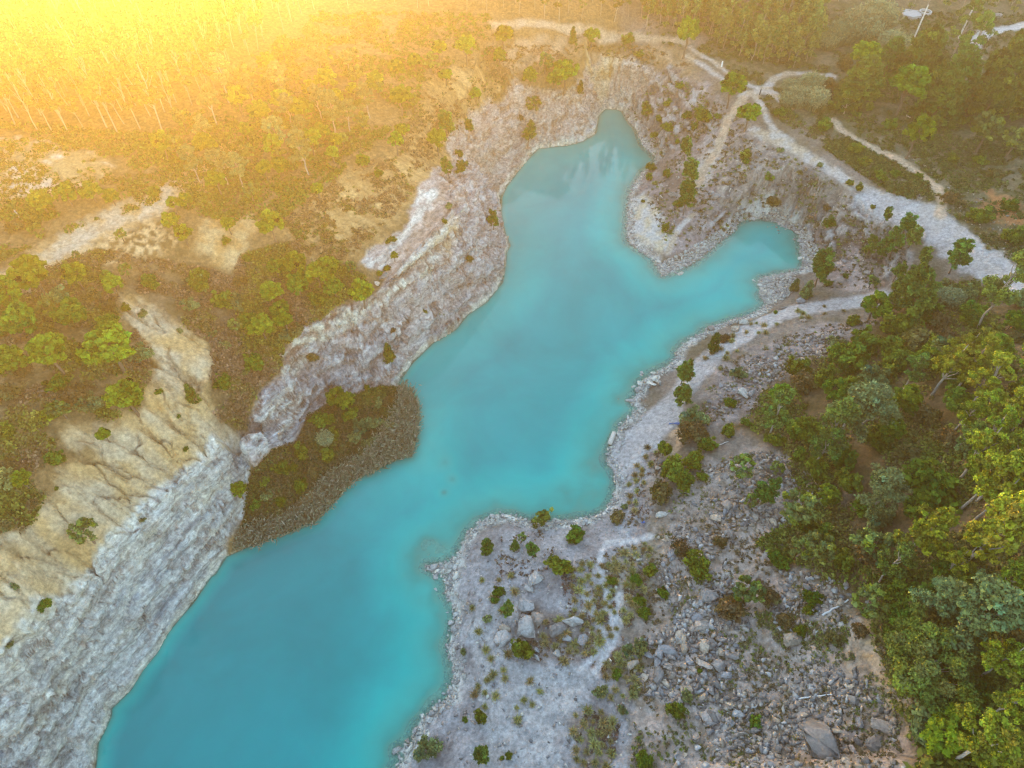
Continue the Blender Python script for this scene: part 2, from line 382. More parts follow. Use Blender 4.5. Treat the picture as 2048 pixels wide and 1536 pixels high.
# ochre soil
zOC = zone([(-60,1330),(0,1310),(62,1270),(110,1212),(150,1197),(217,1105),(287,1020),(347,965),(410,930),(487,880),(450,850),(425,800),(430,730),(425,690),(330,630),(240,590),(262,640),(300,700),(300,770),(268,830),(200,850),(140,850),(120,870),(175,900),(150,930),(110,950),(90,1000),(60,1060),(20,1090),(-60,1100)], .7, 1.0, 5)
nO = smooth(.3, .7, fbm(XX / 3, YY / 3, oct=4, seed=131))
lay(zOC, (.44, .285, .13), (.45, .355, .24), nO)
zOC2 = zone([(400,460),(432,432),(500,432),(515,460),(490,500),(475,535),(430,532),(405,505)], .7, .8, 6); lay(zOC2, (.45, .32, .17), (.40, .24, .1), nB)
zRD = stripe([(40,560),(110,515),(200,455),(290,415),(345,385),(400,350),(460,310)], 4.6, .8, .9, 1); lay(zRD, (.42, .28, .14), (.44, .36, .26), nB)
lay(stripe([(70,535),(130,500),(200,462),(240,440)], 1.2, .7, 1.2, 2) * .7, (.43, .37, .29))
zSC = zone([(210,470),(330,440),(350,480),(280,510),(220,520),(150,540),(150,510)], 1, 1.3, 7); lay(zSC * nC, (.50, .35, .19))
zWH = zone([(-60,285),(40,280),(110,290),(200,320),(225,350),(160,375),(90,395),(-60,420)], 1, 1.4, 8); lay(zWH, (.33, .25, .13), (.52, .46, .37), smooth(.5, .64, fbm(XX / 3.4, YY / 2, oct=5, seed=55)))
# heath of the mid gully
zHE = zone([(260,560),(420,540),(600,600),(700,600),(570,690),(560,740),(510,790),(480,860),(430,830),(425,690),(330,620)], 1.5, 1.5, 9)
lay(zHE, (.165, .115, .07), (.085, .065, .03), nB)
# ---- rock of the western cliffs
RM = (smooth(.3, .6, steep) > .1) & (lake < 26) & (lake > -2)
def cells(sa, sb, sz_, seed):
    r = np.zeros(XX.shape, np.float32); e = np.ones(XX.shape, np.float32)
    wx = (fbm(XX[RM] / 2, YY[RM] / 2, ZZ[RM] / 2, oct=3, seed=seed + 9) - .5) * .9
    r[RM], e[RM] = worley(AL[RM] / sa + wx, BL[RM] / sb + wx, ZZ[RM] / sz_ + AL[RM] * .02 + wx, seed); return r, e
cA, eA = cells(6.5, 1.5, .85, 801); cB, eB = cells(2.4, .8, .45, 811)
strata = fbm(AL / 9, ZZ * 1.5 + BL * .25 + AL * .03, BL / 9, oct=5, seed=200)
patch = fbm(AL / 4, BL / 4, ZZ / 2.2, oct=4, seed=210)
fleck = fbm(XX / .7, YY / .7, ZZ / .7, oct=3, seed=220)
st = smooth(.36, .64, strata); pa = smooth(.38, .62, patch); fl = smooth(.4, .6, fleck)
beltA = zone([(-300,1420),(-60,1330),(0,1302),(27,1277),(62,1260),(87,1240),(110,1202),(150,1187),(175,1133),(217,1095),(262,1048),(287,1013),(312,988),(347,958),(410,923),(447,893),(485,868),(505,900),(500,960),(478,1040),(452,1113),(430,1150),(422,1154),(362,1236),(312,1311),(260,1384),(222,1422),(195,1490),(185,1560),(130,1700),(-300,1700)], .35, .35, 10)
beltB = zone([(487,872),(512,815),(520,788),(545,772),(578,740),(570,706),(600,676),(612,649),(662,629),(700,609),(737,599),(762,579),(777,554),(800,531),(850,480),(900,410),(870,335),(905,328),(960,330),(1010,365),(1003,395),(1009,466),(1019,491),(1009,534),(1004,566),(972,606),(910,662),(867,686),(824,728),(795,770),(740,776),(690,795),(640,812),(612,830),(590,880),(530,905),(505,930)], .4, .4, 11)
beltC = zone([(905,328),(890,275),(925,240),(985,205),(1012,190),(1056,172),(1109,185),(1150,172),(1174,140),(1180,110),(1211,105),(1254,115),(1311,128),(1316,150),(1290,185),(1262,222),(1246,222),(1209,220),(1196,235),(1189,270),(1134,293),(1076,300),(1044,333),(1013,374),(1003,397),(960,335)], .4, .5, 12)
lay(beltA, (.255, .275, .30), (.49, .47, .43), st); lay(beltA * pa * .55, (.47, .40, .27)); lay(beltA * smooth(.64, .72, fleck) * .8, (.30, .17, .09)); lay(beltA * fl * .35, (.5, .5, .5))
lay(beltA * smooth(.6, .7, fbm(AL / 3.2, BL / 3, ZZ / 3, oct=3, seed=231)) * .75, (.19, .205, .22))
topA = stripe([(0,1302),(27,1277),(62,1260),(110,1206),(150,1190),(217,1100),(262,1055),(312,995),(347,965),(410,930),(470,880)], 1.5, .6, .8, 3) * zone([(-200,1500),(-100,1300),(0,1290),(100,1190),(200,1080),(300,980),(480,860),(500,900),(350,1100),(100,1350)], .3, .2, 13)
lay(topA * .8, (.60, .58, .54), (.44, .38, .29), fl)
lay(beltA * smooth(.62, .7, cA) * .6, (.52, .51, .49)); lay(beltA * smooth(.26, .2, cA) * .5, (.19, .205, .22)); lay(beltA * smooth(.7, .78, cB) * .5, (.55, .51, .44))
lay(beltB, (.33, .25, .225), (.40, .365, .37), pa); lay(beltB * st * .5, (.45, .41, .38)); lay(beltB * smooth(.62, .72, fleck) * .7, (.19, .12, .09))
zPK = zone([(835,392),(872,342),(908,335),(928,400),(885,470),(800,537),(762,556),(775,520),(812,470)], .4, .6, 50); lay(zPK, (.40, .31, .27), (.33, .245, .20), nB)
zSL = zone([(720,522),(752,489),(807,464),(834,389),(868,337),(885,352),(872,395),(842,440),(800,500),(764,545),(740,535)], .4, .5, 14); lay(zSL, (.36, .305, .285), (.52, .485, .45), smooth(.42, .62, fbm(AL / 3, BL / 1.2, ZZ, oct=4, seed=270)))
zBD = zone([(740,600),(765,575),(790,540),(840,505),(880,460),(905,425),(925,428),(915,470),(880,520),(840,555),(790,590),(762,612)], .4, .4, 15)
lay(zBD, (.36, .29, .24), (.64, .59, .5), smooth(.42, .56, fbm(AL / 14, ZZ * 2.2 + BL * 1.0, oct=4, seed=240))); 
zRU = zone([(870,490),(905,430),(925,430),(915,465),(890,505)], .3, .4, 16); lay(zRU * .6, (.45, .27, .11))
zCW = zone([(572,760),(566,706),(600,676),(612,649),(662,629),(720,605),(752,600),(750,625),(710,650),(690,672),(650,670),(640,700),(600,740)], .4, .7, 17)
lay(zCW, (.58, .535, .44), (.27, .19, .15), smooth(.52, .66, fbm(XX / 1.3, YY / 1.3, ZZ / 1.3, oct=4, seed=250)))
zGR = zone([(590,760),(640,690),(740,680),(790,700),(800,745),(700,790),(640,812),(600,830)], .8, .8, 18); lay(zGR, (.235, .235, .25), (.40, .39, .40), smooth(.4, .62, fbm(AL / 1.0, BL / 1.2, ZZ / 7, oct=4, seed=260)))
zG2 = zone([(505,900),(515,820),(535,780),(575,760),(600,790),(610,830),(590,882),(535,902)], .5, .5, 19); lay(zG2, (.30, .30, .32), (.56, .53, .48), st)
lay(beltB * smooth(.68, .76, cB) * .55, (.50, .46, .44)); lay(beltB * smooth(.25, .18, cA) * .55, (.17, .125, .115))
lay(beltC, (.33, .245, .19), (.41, .345, .30), st); lay(beltC * fl * .45, (.56, .50, .42)); lay(beltC * pa * .3, (.36, .29, .29))
zEN = zone([(1178,112),(1211,105),(1240,115),(1225,160),(1190,180),(1174,145)], .5, .6, 20); lay(zEN * .7, (.56, .47, .32), (.48, .32, .13), nB)
# ---- east side
zPE = zone([(1250,225),(1290,185),(1330,140),(1400,160),(1470,230),(1500,270),(1640,345),(1740,410),(1840,520),(1760,580),(1650,580),(1620,520),(1600,460),(1500,435),(1440,480),(1340,520),(1270,470),(1265,380),(1320,320)], 1, 1.2, 21)
lay(zPE, (.21, .165, .155), (.30, .255, .24), nB); lay(zPE * smooth(.45, .6, fbm(XX / 3, YY / 3, oct=4, seed=77)) * .7, (.135, .105, .085))
lay(zPE * smooth(.4, .75, steep) * smooth(.58, .68, cA) * .7, (.37, .34, .32)); lay(zPE * smooth(.4, .75, steep) * smooth(.3, .22, cB) * .6, (.115, .095, .09))
lay(zone([(1440,300),(1500,270),(1560,300),(1640,350),(1700,380),(1680,450),(1620,440),(1500,420),(1430,410)], 1, 1.1, 22), (.15, .135, .13), (.29, .245, .21), smooth(.4, .6, fbm(XX / 1.2, YY / 1.2, ZZ / 1.2, oct=4, seed=78)))
lay(zone([(1262,400),(1290,385),(1320,430),(1330,470),(1350,490),(1320,505),(1275,480),(1258,440)], .7, .6, 23), (.46, .375, .26), (.44, .42, .40), nB)
lay(zone([(1375,350),(1395,310),(1425,290),(1440,300),(1425,350),(1410,380),(1380,395)], .8, .9, 24), (.40, .35, .31))
zSCR = zone([(1310,1080),(1340,1010),(1400,930),(1520,900),(1600,920),(1680,1000),(1600,1060),(1560,1130),(1640,1180),(1720,1250),(1770,1350),(1800,1480),(1840,1700),(1250,1700),(1270,1450),(1230,1330),(1290,1220)], 1.2, 1.4, 25)
lay(zSCR, (.29, .235, .205), (.19, .145, .11), nB); lay(zSCR * nA * nC * .6, (.36, .315, .29))
zSCU = zone([(1380,860),(1430,740),(1520,690),(1640,650),(1760,640),(1650,700),(1560,760),(1500,830)], 1.2, 1.4, 26); lay(zSCU, (.27, .225, .21), (.185, .15, .14), nB)
lay(zone([(1690,1290),(1740,1250),(1780,1280),(1790,1350),(1840,1460),(1780,1440),(1740,1360)], 1, 1.2, 27), (.40, .255, .13), (.34, .27, .21), nB)
zBEN = zone([(920,1120),(945,1075),(1000,1045),(1060,1055),(1180,1045),(1240,1000),(1240,900),(1300,850),(1330,860),(1310,960),(1290,1060),(1300,1120),(1260,1240),(1230,1330),(1260,1460),(1250,1700),(700,1700),(800,1510),(880,1410),(905,1350),(900,1200)], .8, .9, 28)
lay(zBEN, (.305, .285, .285), (.205, .18, .175), smooth(.35, .75, fbm(XX / 2.4, YY / 2.4, oct=5, seed=141)))
lay(zone([(930,1250),(1010,1180),(1040,1200),(1050,1250),(1000,1300),(1010,1340),(1120,1330),(1180,1310),(1195,1340),(1160,1420),(1130,1480),(1150,1600),(960,1600),(970,1450),(940,1350)], 1, 1.1, 29), (.345, .325, .315), (.285, .27, .265), nB)
lay(zone([(1045,1205),(1100,1225),(1180,1230),(1205,1285),(1160,1335),(1070,1325),(1040,1260)], .6, .9, 51) * .8, (.225, .185, .165), (.17, .135, .115), nB)
lay(zone([(1165,1320),(1200,1285),(1245,1290),(1240,1320),(1200,1350)], .6, .8, 30), (.17, .10, .085), (.21, .15, .12), nB)
lay(zone([(1150,1440),(1190,1420),(1225,1450),(1210,1540),(1160,1560)], .6, .9, 31) * .7, (.17, .12, .09))
lay(zone([(1205,1140),(1290,1080),(1330,1100),(1300,1180),(1270,1250),(1230,1260)], .8, 1, 32) * .55, (.22, .175, .11))
lay(zone([(1290,960),(1320,900),(1345,865),(1360,880),(1330,950),(1300,1010)], .5, .7, 33) * .6, (.24, .18, .13))
zRS = zone([(1980,380),(2040,400),(2060,460),(1990,440),(1960,410)], .8, 1, 34); lay(zRS, (.34, .155, .065), (.27, .13, .06), nB)
# shoreline: rubble ring and pale bath-tub band on the cliffs
ring = smooth(1.5, .3, lake + (nz1 - .5) * 2.2) * (1 - WEST)
lay(ring, (.55, .52, .465), (.42, .40, .375), nC)
tub = smooth(1.05, .6, ZZ + (fbm(XX / 1.5, YY / 1.5, oct=3, seed=61) - .5) * .9) * np.maximum.reduce([beltA, beltB, beltC])
lay(tub, (.63, .575, .46), (.52, .48, .40), fl)
lay(smooth(-.05, -.6, ZZ), (.62, .60, .46), (.45, .44, .34), nC)
# paths and tracks
TR = []
def track(line, width, c0, c1, soft=.45, rough=.45, seed=0, keep=True):
    w = stripe(line, width, soft, rough, seed); lay(w, c0, c1, nB)
    if keep: TR.append(w)
PALE = (.38, .35, .33); TANP = (.38, .30, .22)
track([(1214,950),(1235,920),(1265,885),(1300,850),(1340,810),(1375,770),(1415,720),(1450,695),(1500,658),(1550,634),(1620,616),(1690,606),(1745,597),(1765,590)], 3.4, (.36, .34, .335), (.31, .285, .275), .5, .5, 1)
track([(1225,930),(1250,905),(1290,868),(1330,830)], 5.2, (.36, .34, .335), (.32, .30, .295), .5, .5, 2)
track([(1507,262),(1540,275),(1600,303),(1650,335),(1700,368),(1760,395),(1800,412),(1850,425)], 2.2, PALE, TANP, .6, .6, 3)
track([(1740,400),(1800,425),(1860,445),(1900,480),(1950,520),(2000,545),(2080,590)], 5.4, (.38, .36, .36), (.33, .31, .305), .8, 1.0, 4)
track([(1850,425),(1880,440),(1930,490),(1985,525)], 4.2, (.38, .36, .355), (.36, .33, .31), .7, .8, 5)
track([(1880,430),(1885,400),(1870,370),(1835,345),(1800,320),(1760,305),(1725,285),(1690,265),(1665,240)], 1.6, (.44, .315, .22), TANP, .4, .3, 6)
track([(1380,95),(1430,125),(1470,155),(1500,172),(1530,178)], 1.0, PALE, TANP, .4, .3, 7)
track([(1375,112),(1420,140),(1455,165)], 1.0, TANP, PALE, .4, .35, 8)
track([(1530,178),(1550,155),(1575,145),(1620,148),(1665,152)], 1.8, PALE, TANP, .4, .4, 9)
track([(1490,190),(1530,180),(1560,195),(1580,210)], 2.4, PALE, TANP, .5, .4, 10)
track([(1485,195),(1475,215),(1455,240),(1445,270),(1435,300),(1420,320),(1405,345),(1395,370)], 1.7, (.44, .315, .22), TANP, .4, .5, 11)
track([(1510,192),(1525,215),(1535,240),(1550,262),(1580,285),(1610,305)], 1.2, PALE, TANP, .4, .4, 12)
track([(1190,1345),(1215,1300),(1230,1265),(1235,1240),(1215,1220),(1215,1180),(1200,1150),(1200,1110),(1215,1085),(1260,1084),(1300,1072)], .9, (.42, .405, .405), (.38, .36, .35), .3, .3, 13)
track([(1160,1340),(1195,1310),(1205,1265),(1190,1230),(1165,1180)], .8, (.43, .41, .41), (.39, .37, .36), .3, .3, 14)
track([(1215,1260),(1235,1215),(1240,1190)], .7, (.42, .40, .40), (.39, .37, .36), .3, .3, 15)
track([(1345,870),(1362,850),(1358,890),(1345,905),(1340,920)], .7, (.42, .29, .19), TANP, .3, .3, 16)
track([(1944,118),(1950,85),(1965,70),(1990,62),(2060,50)], 3.2, (.44, .425, .43), PALE, .6, .6, 17)
track([(1335,505),(1350,470),(1365,450),(1385,430)], .9, (.44, .41, .39), TANP, .3, .3, 18)
track([(990,50),(1080,48),(1160,60),(1260,70),(1370,85)], 2.0, (.36, .27, .18), TANP, .6, .6, 19)
TRACK = np.maximum.reduce(TR)
C *= (0.86 + .28 * fbm(XX / .45, YY / .45, oct=3, seed=301))[..., None]
C = np.clip(C, .01, .8)

# ------------------------------------------------------------------ carve the rock faces (real relief along the surface normal)
ROCK = np.maximum.reduce([beltA, beltB, beltC]) * smooth(.35, .7, steep)
ROCKE = zPE * smooth(.5, .9, steep)
rill = 1 - np.abs(2 * fbm(AL / 1.7 + fbm(XX / 2, YY / 2, oct=2, seed=91) * .8, BL / 13, oct=3, seed=90) - 1)
ZZ = ZZ - zOC * (.5 * smooth(.86, 1.0, rill) + .25 * smooth(.6, 1, rill))
ZZ = np.where(TRACK > .5, ZZ - n_mid * .3 * land, ZZ).astype(np.float32)
gx, gy = slope_of(blur(ZZ, 1)); nn = np.sqrt(gx * gx + gy * gy + 1); NX, NY, NZ = -gx / nn, -gy / nn, 1 / nn
bed = fbm(AL / 8, ZZ * 1.9 + AL * .05, BL / 8, oct=4, seed=400) - .5
ribs = np.abs(fbm(AL / 4.2, ZZ / 4, BL / 2.2, oct=4, seed=410) - .5)
lump = fbm(XX / 1.3, YY / 1.3, ZZ / 1.3, oct=4, seed=420) - .5
D = (bed * 1.7 - ribs * 1.6 + .1 + lump * .5 + (cA - .5) * 1.1 + (cB - .5) * .5 - .35 * smooth(.12, 0, eA)) * np.maximum(ROCK * (1 - .5 * beltA), ROCKE * .9) * smooth(-.3, .3, ZZ)
butt = fbm(AL / 7, BL / 22, oct=3, seed=440) - .5
D += butt * (2.6 * beltB + 1.2 * beltA + 2.2 * beltC) * smooth(.35, .7, steep) * smooth(.2, 3, ZZ)
D += (fbm(XX / .8, YY / .8, oct=3, seed=430) - .5) * .34 * smooth(.2, 1, lake) * (1 - TRACK) * (1 - zOC * .8)
PX = XX + NX * D; PY = YY + NY * D; PZ = ZZ + NZ * D
PZ = np.where(lake < -.5, np.minimum(PZ, -.03), PZ)

# ------------------------------------------------------------------ materials
def mat(name):
    m = bpy.data.materials.new(name); m.use_nodes = True
    t = m.node_tree; b = t.nodes['Principled BSDF']; return m, t, b
def nd(t, typ, **kw):
    n = t.nodes.new(typ)
    for k, v in kw.items():
        if k.startswith('i_'):
            key = k[2:]; key = int(key) if key.isdigit() else key
            n.inputs[key].default_value = v
        else: setattr(n, k, v)
    return n
def ground_mat(name='ground', beds=False):
    m, t, b = mat(name); L = t.links.new
    vc = nd(t, 'ShaderNodeVertexColor', layer_name='Col'); geo = nd(t, 'ShaderNodeNewGeometry')
    n1 = nd(t, 'ShaderNodeTexNoise', i_Scale=2.2, i_Detail=8.0, i_Roughness=.72); L(geo.outputs['Position'], n1.inputs['Vector'])
    mr = nd(t, 'ShaderNodeMapRange', i_1=.3, i_2=.7, i_3=.55, i_4=1.42); L(n1.outputs[0], mr.inputs[0])
    v = nd(t, 'ShaderNodeTexVoronoi', i_Scale=2.6); L(geo.outputs['Position'], v.inputs['Vector'])
    mv = nd(t, 'ShaderNodeMapRange', i_1=0.0, i_2=1.0, i_3=.86, i_4=1.14); L(v.outputs['Color'], mv.inputs[0])
    mm_ = nd(t, 'ShaderNodeMath', operation='MULTIPLY'); L(mr.outputs[0], mm_.inputs[0]); L(mv.outputs[0], mm_.inputs[1])
    if beds:                                        # streaks that follow the tilted beds of the rock
        da = nd(t, 'ShaderNodeVectorMath', operation='DOT_PRODUCT', i_1=(.49 * .22, .87 * .22, .02)); db = nd(t, 'ShaderNodeVectorMath', operation='DOT_PRODUCT', i_1=(.87 * .9, -.49 * .9, .5)); dc = nd(t, 'ShaderNodeVectorMath', operation='DOT_PRODUCT', i_1=(.03, .05, 1.5))
        cb = nd(t, 'ShaderNodeCombineXYZ')
        for k_, d_ in enumerate((da, db, dc)): L(geo.outputs['Position'], d_.inputs[0]); L(d_.outputs['Value'], cb.inputs[k_])
        nb = nd(t, 'ShaderNodeTexNoise', i_Scale=1.6, i_Detail=9.0, i_Roughness=.7, i_Distortion=.4); L(cb.outputs[0], nb.inputs['Vector'])
        m2 = nd(t, 'ShaderNodeMapRange', i_1=.36, i_2=.64, i_3=.6, i_4=1.38); L(nb.outputs[0], m2.inputs[0])
        m3 = nd(t, 'ShaderNodeMath', operation='MULTIPLY'); L(mm_.outputs[0], m3.inputs[0]); L(m2.outputs[0], m3.inputs[1]); mm_ = m3
    mx = nd(t, 'ShaderNodeVectorMath', operation='SCALE'); L(vc.outputs[0], mx.inputs[0]); L(mm_.outputs[0], mx.inputs['Scale'])
    L(mx.outputs[0], b.inputs['Base Color']); b.inputs['Roughness'].default_value = .95; b.inputs['Specular IOR Level'].default_value = .15
    n2 = nd(t, 'ShaderNodeTexNoise', i_Scale=3.5, i_Detail=6.0, i_Roughness=.7); L(geo.outputs['Position'], n2.inputs['Vector'])
    bp = nd(t, 'ShaderNodeBump', i_Strength=.75, i_Distance=.22); L(n2.outputs[0], bp.inputs['Height'])
    if beds:
        b2 = nd(t, 'ShaderNodeBump', i_Strength=.9, i_Distance=.5); L(nb.outputs[0], b2.inputs['Height']); L(bp.outputs[0], b2.inputs['Normal']); bp = b2
    L(bp.outputs[0], b.inputs['Normal'])
    return m
M_GROUND = ground_mat(); M_CLIFF = ground_mat('cliff_rock', True)
def water_mat():
    m = bpy.data.materials.new('lake_water'); m.use_nodes = True; t = m.node_tree; t.nodes.clear(); L = t.links.new
    out = nd(t, 'ShaderNodeOutputMaterial'); at = nd(t, 'ShaderNodeAttribute', attribute_name='depth'); geo = nd(t, 'ShaderNodeNewGeometry')
    rp = nd(t, 'ShaderNodeValToRGB'); e = rp.color_ramp.elements
    e[0].position = 0; e[0].color = (.15, .36, .285, 1); e[1].position = 1; e[1].color = (.0002, .20, .208, 1)
    for p_, c_ in ((.1, (.03, .31, .265)), (.4, (.0004, .30, .28)), (.75, (.0003, .24, .238))):
        x = rp.color_ramp.elements.new(p_); x.color = c_ + (1,)
    mr = nd(t, 'ShaderNodeMapRange', i_1=0.0, i_2=8.0); L(at.outputs['Fac'], mr.inputs[0]); L(mr.outputs[0], rp.inputs[0])
    wn = nd(t, 'ShaderNodeTexNoise', i_Scale=.055, i_Detail=4.0, i_Roughness=.6, i_Distortion=.6); L(geo.outputs['Position'], wn.inputs['Vector'])
    wr = nd(t, 'ShaderNodeMapRange', i_1=.3, i_2=.7, i_3=.84, i_4=1.16); L(wn.outputs[0], wr.inputs[0])     # drifting sediment
    ws = nd(t, 'ShaderNodeVectorMath', operation='SCALE'); L(rp.outputs[0], ws.inputs[0]); L(wr.outputs[0], ws.inputs['Scale'])
    df = nd(t, 'ShaderNodeBsdfDiffuse'); L(ws.outputs[0], df.inputs[0])
    tr = nd(t, 'ShaderNodeBsdfTransparent', i_0=(.72, .93, .86, 1))
    ex = nd(t, 'ShaderNodeMath', operation='MULTIPLY', i_1=-1.7); L(at.outputs['Fac'], ex.inputs[0])
    ep = nd(t, 'ShaderNodeMath', operation='EXPONENT'); L(ex.outputs[0], ep.inputs[0])
    body = nd(t, 'ShaderNodeMixShader'); L(ep.outputs[0], body.inputs[0]); L(df.outputs[0], body.inputs[1]); L(tr.outputs[0], body.inputs[2])
    n = nd(t, 'ShaderNodeTexNoise', i_Scale=2.4, i_Detail=3.0, i_Roughness=.6); L(geo.outputs['Position'], n.inputs['Vector'])
    bp = nd(t, 'ShaderNodeBump', i_Strength=.05, i_Distance=.05); L(n.outputs[0], bp.inputs['Height'])
    gl = nd(t, 'ShaderNodeBsdfGlossy', i_Roughness=.03); L(bp.outputs[0], gl.inputs['Normal'])
    fr = nd(t, 'ShaderNodeFresnel', i_IOR=1.3); L(bp.outputs[0], fr.inputs['Normal'])
    mx = nd(t, 'ShaderNodeMixShader'); L(fr.outputs[0], mx.inputs[0]); L(body.outputs[0], mx.inputs[1]); L(gl.outputs[0], mx.inputs[2])
    L(mx.outputs[0], out.inputs[0]); return m
M_WATER = water_mat()

def new_mesh(name, V, F, mats=(), smooth_=False, cols=None):
    """V (n,3) array, F (m,k) array of equal-sized faces"""
    me = bpy.data.meshes.new(name); V = np.ascontiguousarray(V, np.float32); F = np.ascontiguousarray(F, np.int32)
    me.vertices.add(len(V)); me.vertices.foreach_set('co', V.ravel())
    k = F.shape[1]; me.loops.add(F.size); me.loops.foreach_set('vertex_index', F.ravel())
    me.polygons.add(len(F)); me.polygons.foreach_set('loop_start', np.arange(0, F.size, k, dtype=np.int32))
    me.update(calc_edges=True)
    if smooth_: me.polygons.foreach_set('use_smooth', np.ones(len(F), bool))
    for m in mats: me.materials.append(m)
    if cols is not None:
        ca = me.color_attributes.new('Col', 'FLOAT_COLOR', 'POINT')
        ca.data.foreach_set('color', np.concatenate([cols, np.ones((len(cols), 1))], 1).astype(np.float32).ravel())
    return me
def put(name, me, parent=None, loc=None, kind=None, label=None, cat=None, group=None):
    o = bpy.data.objects.new(name, me); COL.objects.link(o)
    if parent: o.parent = parent
    if loc is not None: o.location = loc
    if kind: o['kind'] = kind
    if label: o['label'] = label
    if cat: o['category'] = cat
    if group: o['group'] = group
    return o

# the ground sheet, divided into terrain and worn tracks that share one border
nr, nc = XX.shape
idx = np.arange(nr * nc).reshape(nr, nc)
Q = np.stack([idx[:-1, :-1], idx[:-1, 1:], idx[1:, 1:], idx[1:, :-1]], -1).reshape(-1, 4)
PV = np.stack([PX, PY, PZ], -1).reshape(-1, 3); CV = C.reshape(-1, 3)
dU = np.gradient(np.stack([PX, PY, PZ], -1), axis=1); dV = np.gradient(np.stack([PX, PY, PZ], -1), axis=0)
GN = np.cross(dU, dV); GN /= np.linalg.norm(GN, axis=-1, keepdims=True) + 1e-9; GN = GN.reshape(-1, 3)
cl = np.zeros((nr, nc), np.int32)
cl[TRACK > .5] = 1
cl[(np.maximum.reduce([beltA, beltB, beltC, zSL, zPK]) > .5) & (TRACK <= .5)] = 2
qc = cl[:-1, :-1].ravel()
for code, nm, lab in ((0, 'ground', 'brown scrubby ground, ochre soil, scree and gravel round the lake'), (1, 'dirt_track', 'pale worn dirt tracks and footpaths'), (2, 'rock_cliff', 'layered grey, cream and rusty quarry cliffs rising from the water')):
    f = Q[qc == code]; used, inv = np.unique(f, return_inverse=True); f = inv.reshape(-1, 4)
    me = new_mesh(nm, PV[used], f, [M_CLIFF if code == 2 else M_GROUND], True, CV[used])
    me.normals_split_custom_set_from_vertices(GN[used].tolist())
    put(nm, me, kind='structure', label=lab)
# the water sheet
sel = (blur((lake < 1.2).astype(np.float32), 3) > .01)
r0, r1 = np.where(sel.any(1))[0][[0, -1]]; c0, c1 = np.where(sel.any(0))[0][[0, -1]]
rs = np.arange(max(r0 - 2, 0), min(r1 + 3, nr)); cs = np.arange(max(c0 - 2, 0), min(c1 + 3, nc))
wi = np.arange(len(rs) * len(cs)).reshape(len(rs), len(cs)); ss = sel[np.ix_(rs, cs)]
wq = np.stack([wi[:-1, :-1], wi[:-1, 1:], wi[1:, 1:], wi[1:, :-1]], -1)[ss[:-1, :-1]]
wv = np.stack([XX[np.ix_(rs, cs)], YY[np.ix_(rs, cs)], np.zeros((len(rs), len(cs)))], -1).reshape(-1, 3)
wd = np.maximum(-PZ[np.ix_(rs, cs)], 0).ravel()
used, inv = np.unique(wq, return_inverse=True)
me = new_mesh('water', wv[used], inv.reshape(-1, 4), [M_WATER], True)
a = me.attributes.new('depth', 'FLOAT', 'POINT'); a.data.foreach_set('value', wd[used].astype(np.float32))
put('water', me, kind='structure', label='turquoise lake water filling the old quarry')
# ------------------------------------------------------------------ plant and rock materials
def leaf_mat(name, trans=.28, tint=.2):
    m = bpy.data.materials.new(name); m.use_nodes = True; t = m.node_tree; t.nodes.clear(); L = t.links.new
    out = nd(t, 'ShaderNodeOutputMaterial'); vc = nd(t, 'ShaderNodeVertexColor', layer_name='Col'); oi = nd(t, 'ShaderNodeObjectInfo')
    hs = nd(t, 'ShaderNodeHueSaturation')
    a = nd(t, 'ShaderNodeMapRange', i_3=.5 - .035, i_4=.5 + .03); L(oi.outputs['Random'], a.inputs[0]); L(a.outputs[0], hs.inputs['Hue'])
    mu = nd(t, 'ShaderNodeMath', operation='MULTIPLY', i_1=7.31); L(oi.outputs['Random'], mu.inputs[0]); fr = nd(t, 'ShaderNodeMath', operation='FRACT'); L(mu.outputs[0], fr.inputs[0])
    b = nd(t, 'ShaderNodeMapRange', i_3=1 - tint, i_4=1 + tint); L(fr.outputs[0], b.inputs[0]); L(b.outputs[0], hs.inputs['Value'])
    L(vc.outputs[0], hs.inputs['Color'])
    d = nd(t, 'ShaderNodeBsdfDiffuse'); tr = nd(t, 'ShaderNodeBsdfTranslucent'); L(hs.outputs[0], d.inputs[0]); L(hs.outputs[0], tr.inputs[0])
    mx = nd(t, 'ShaderNodeMixShader', i_0=trans); L(d.outputs[0], mx.inputs[1]); L(tr.outputs[0], mx.inputs[2]); L(mx.outputs[0], out.inputs[0])
    return m
M_LEAF = leaf_mat('foliage')
M_SCRUB = leaf_mat('dry_scrub', .2)
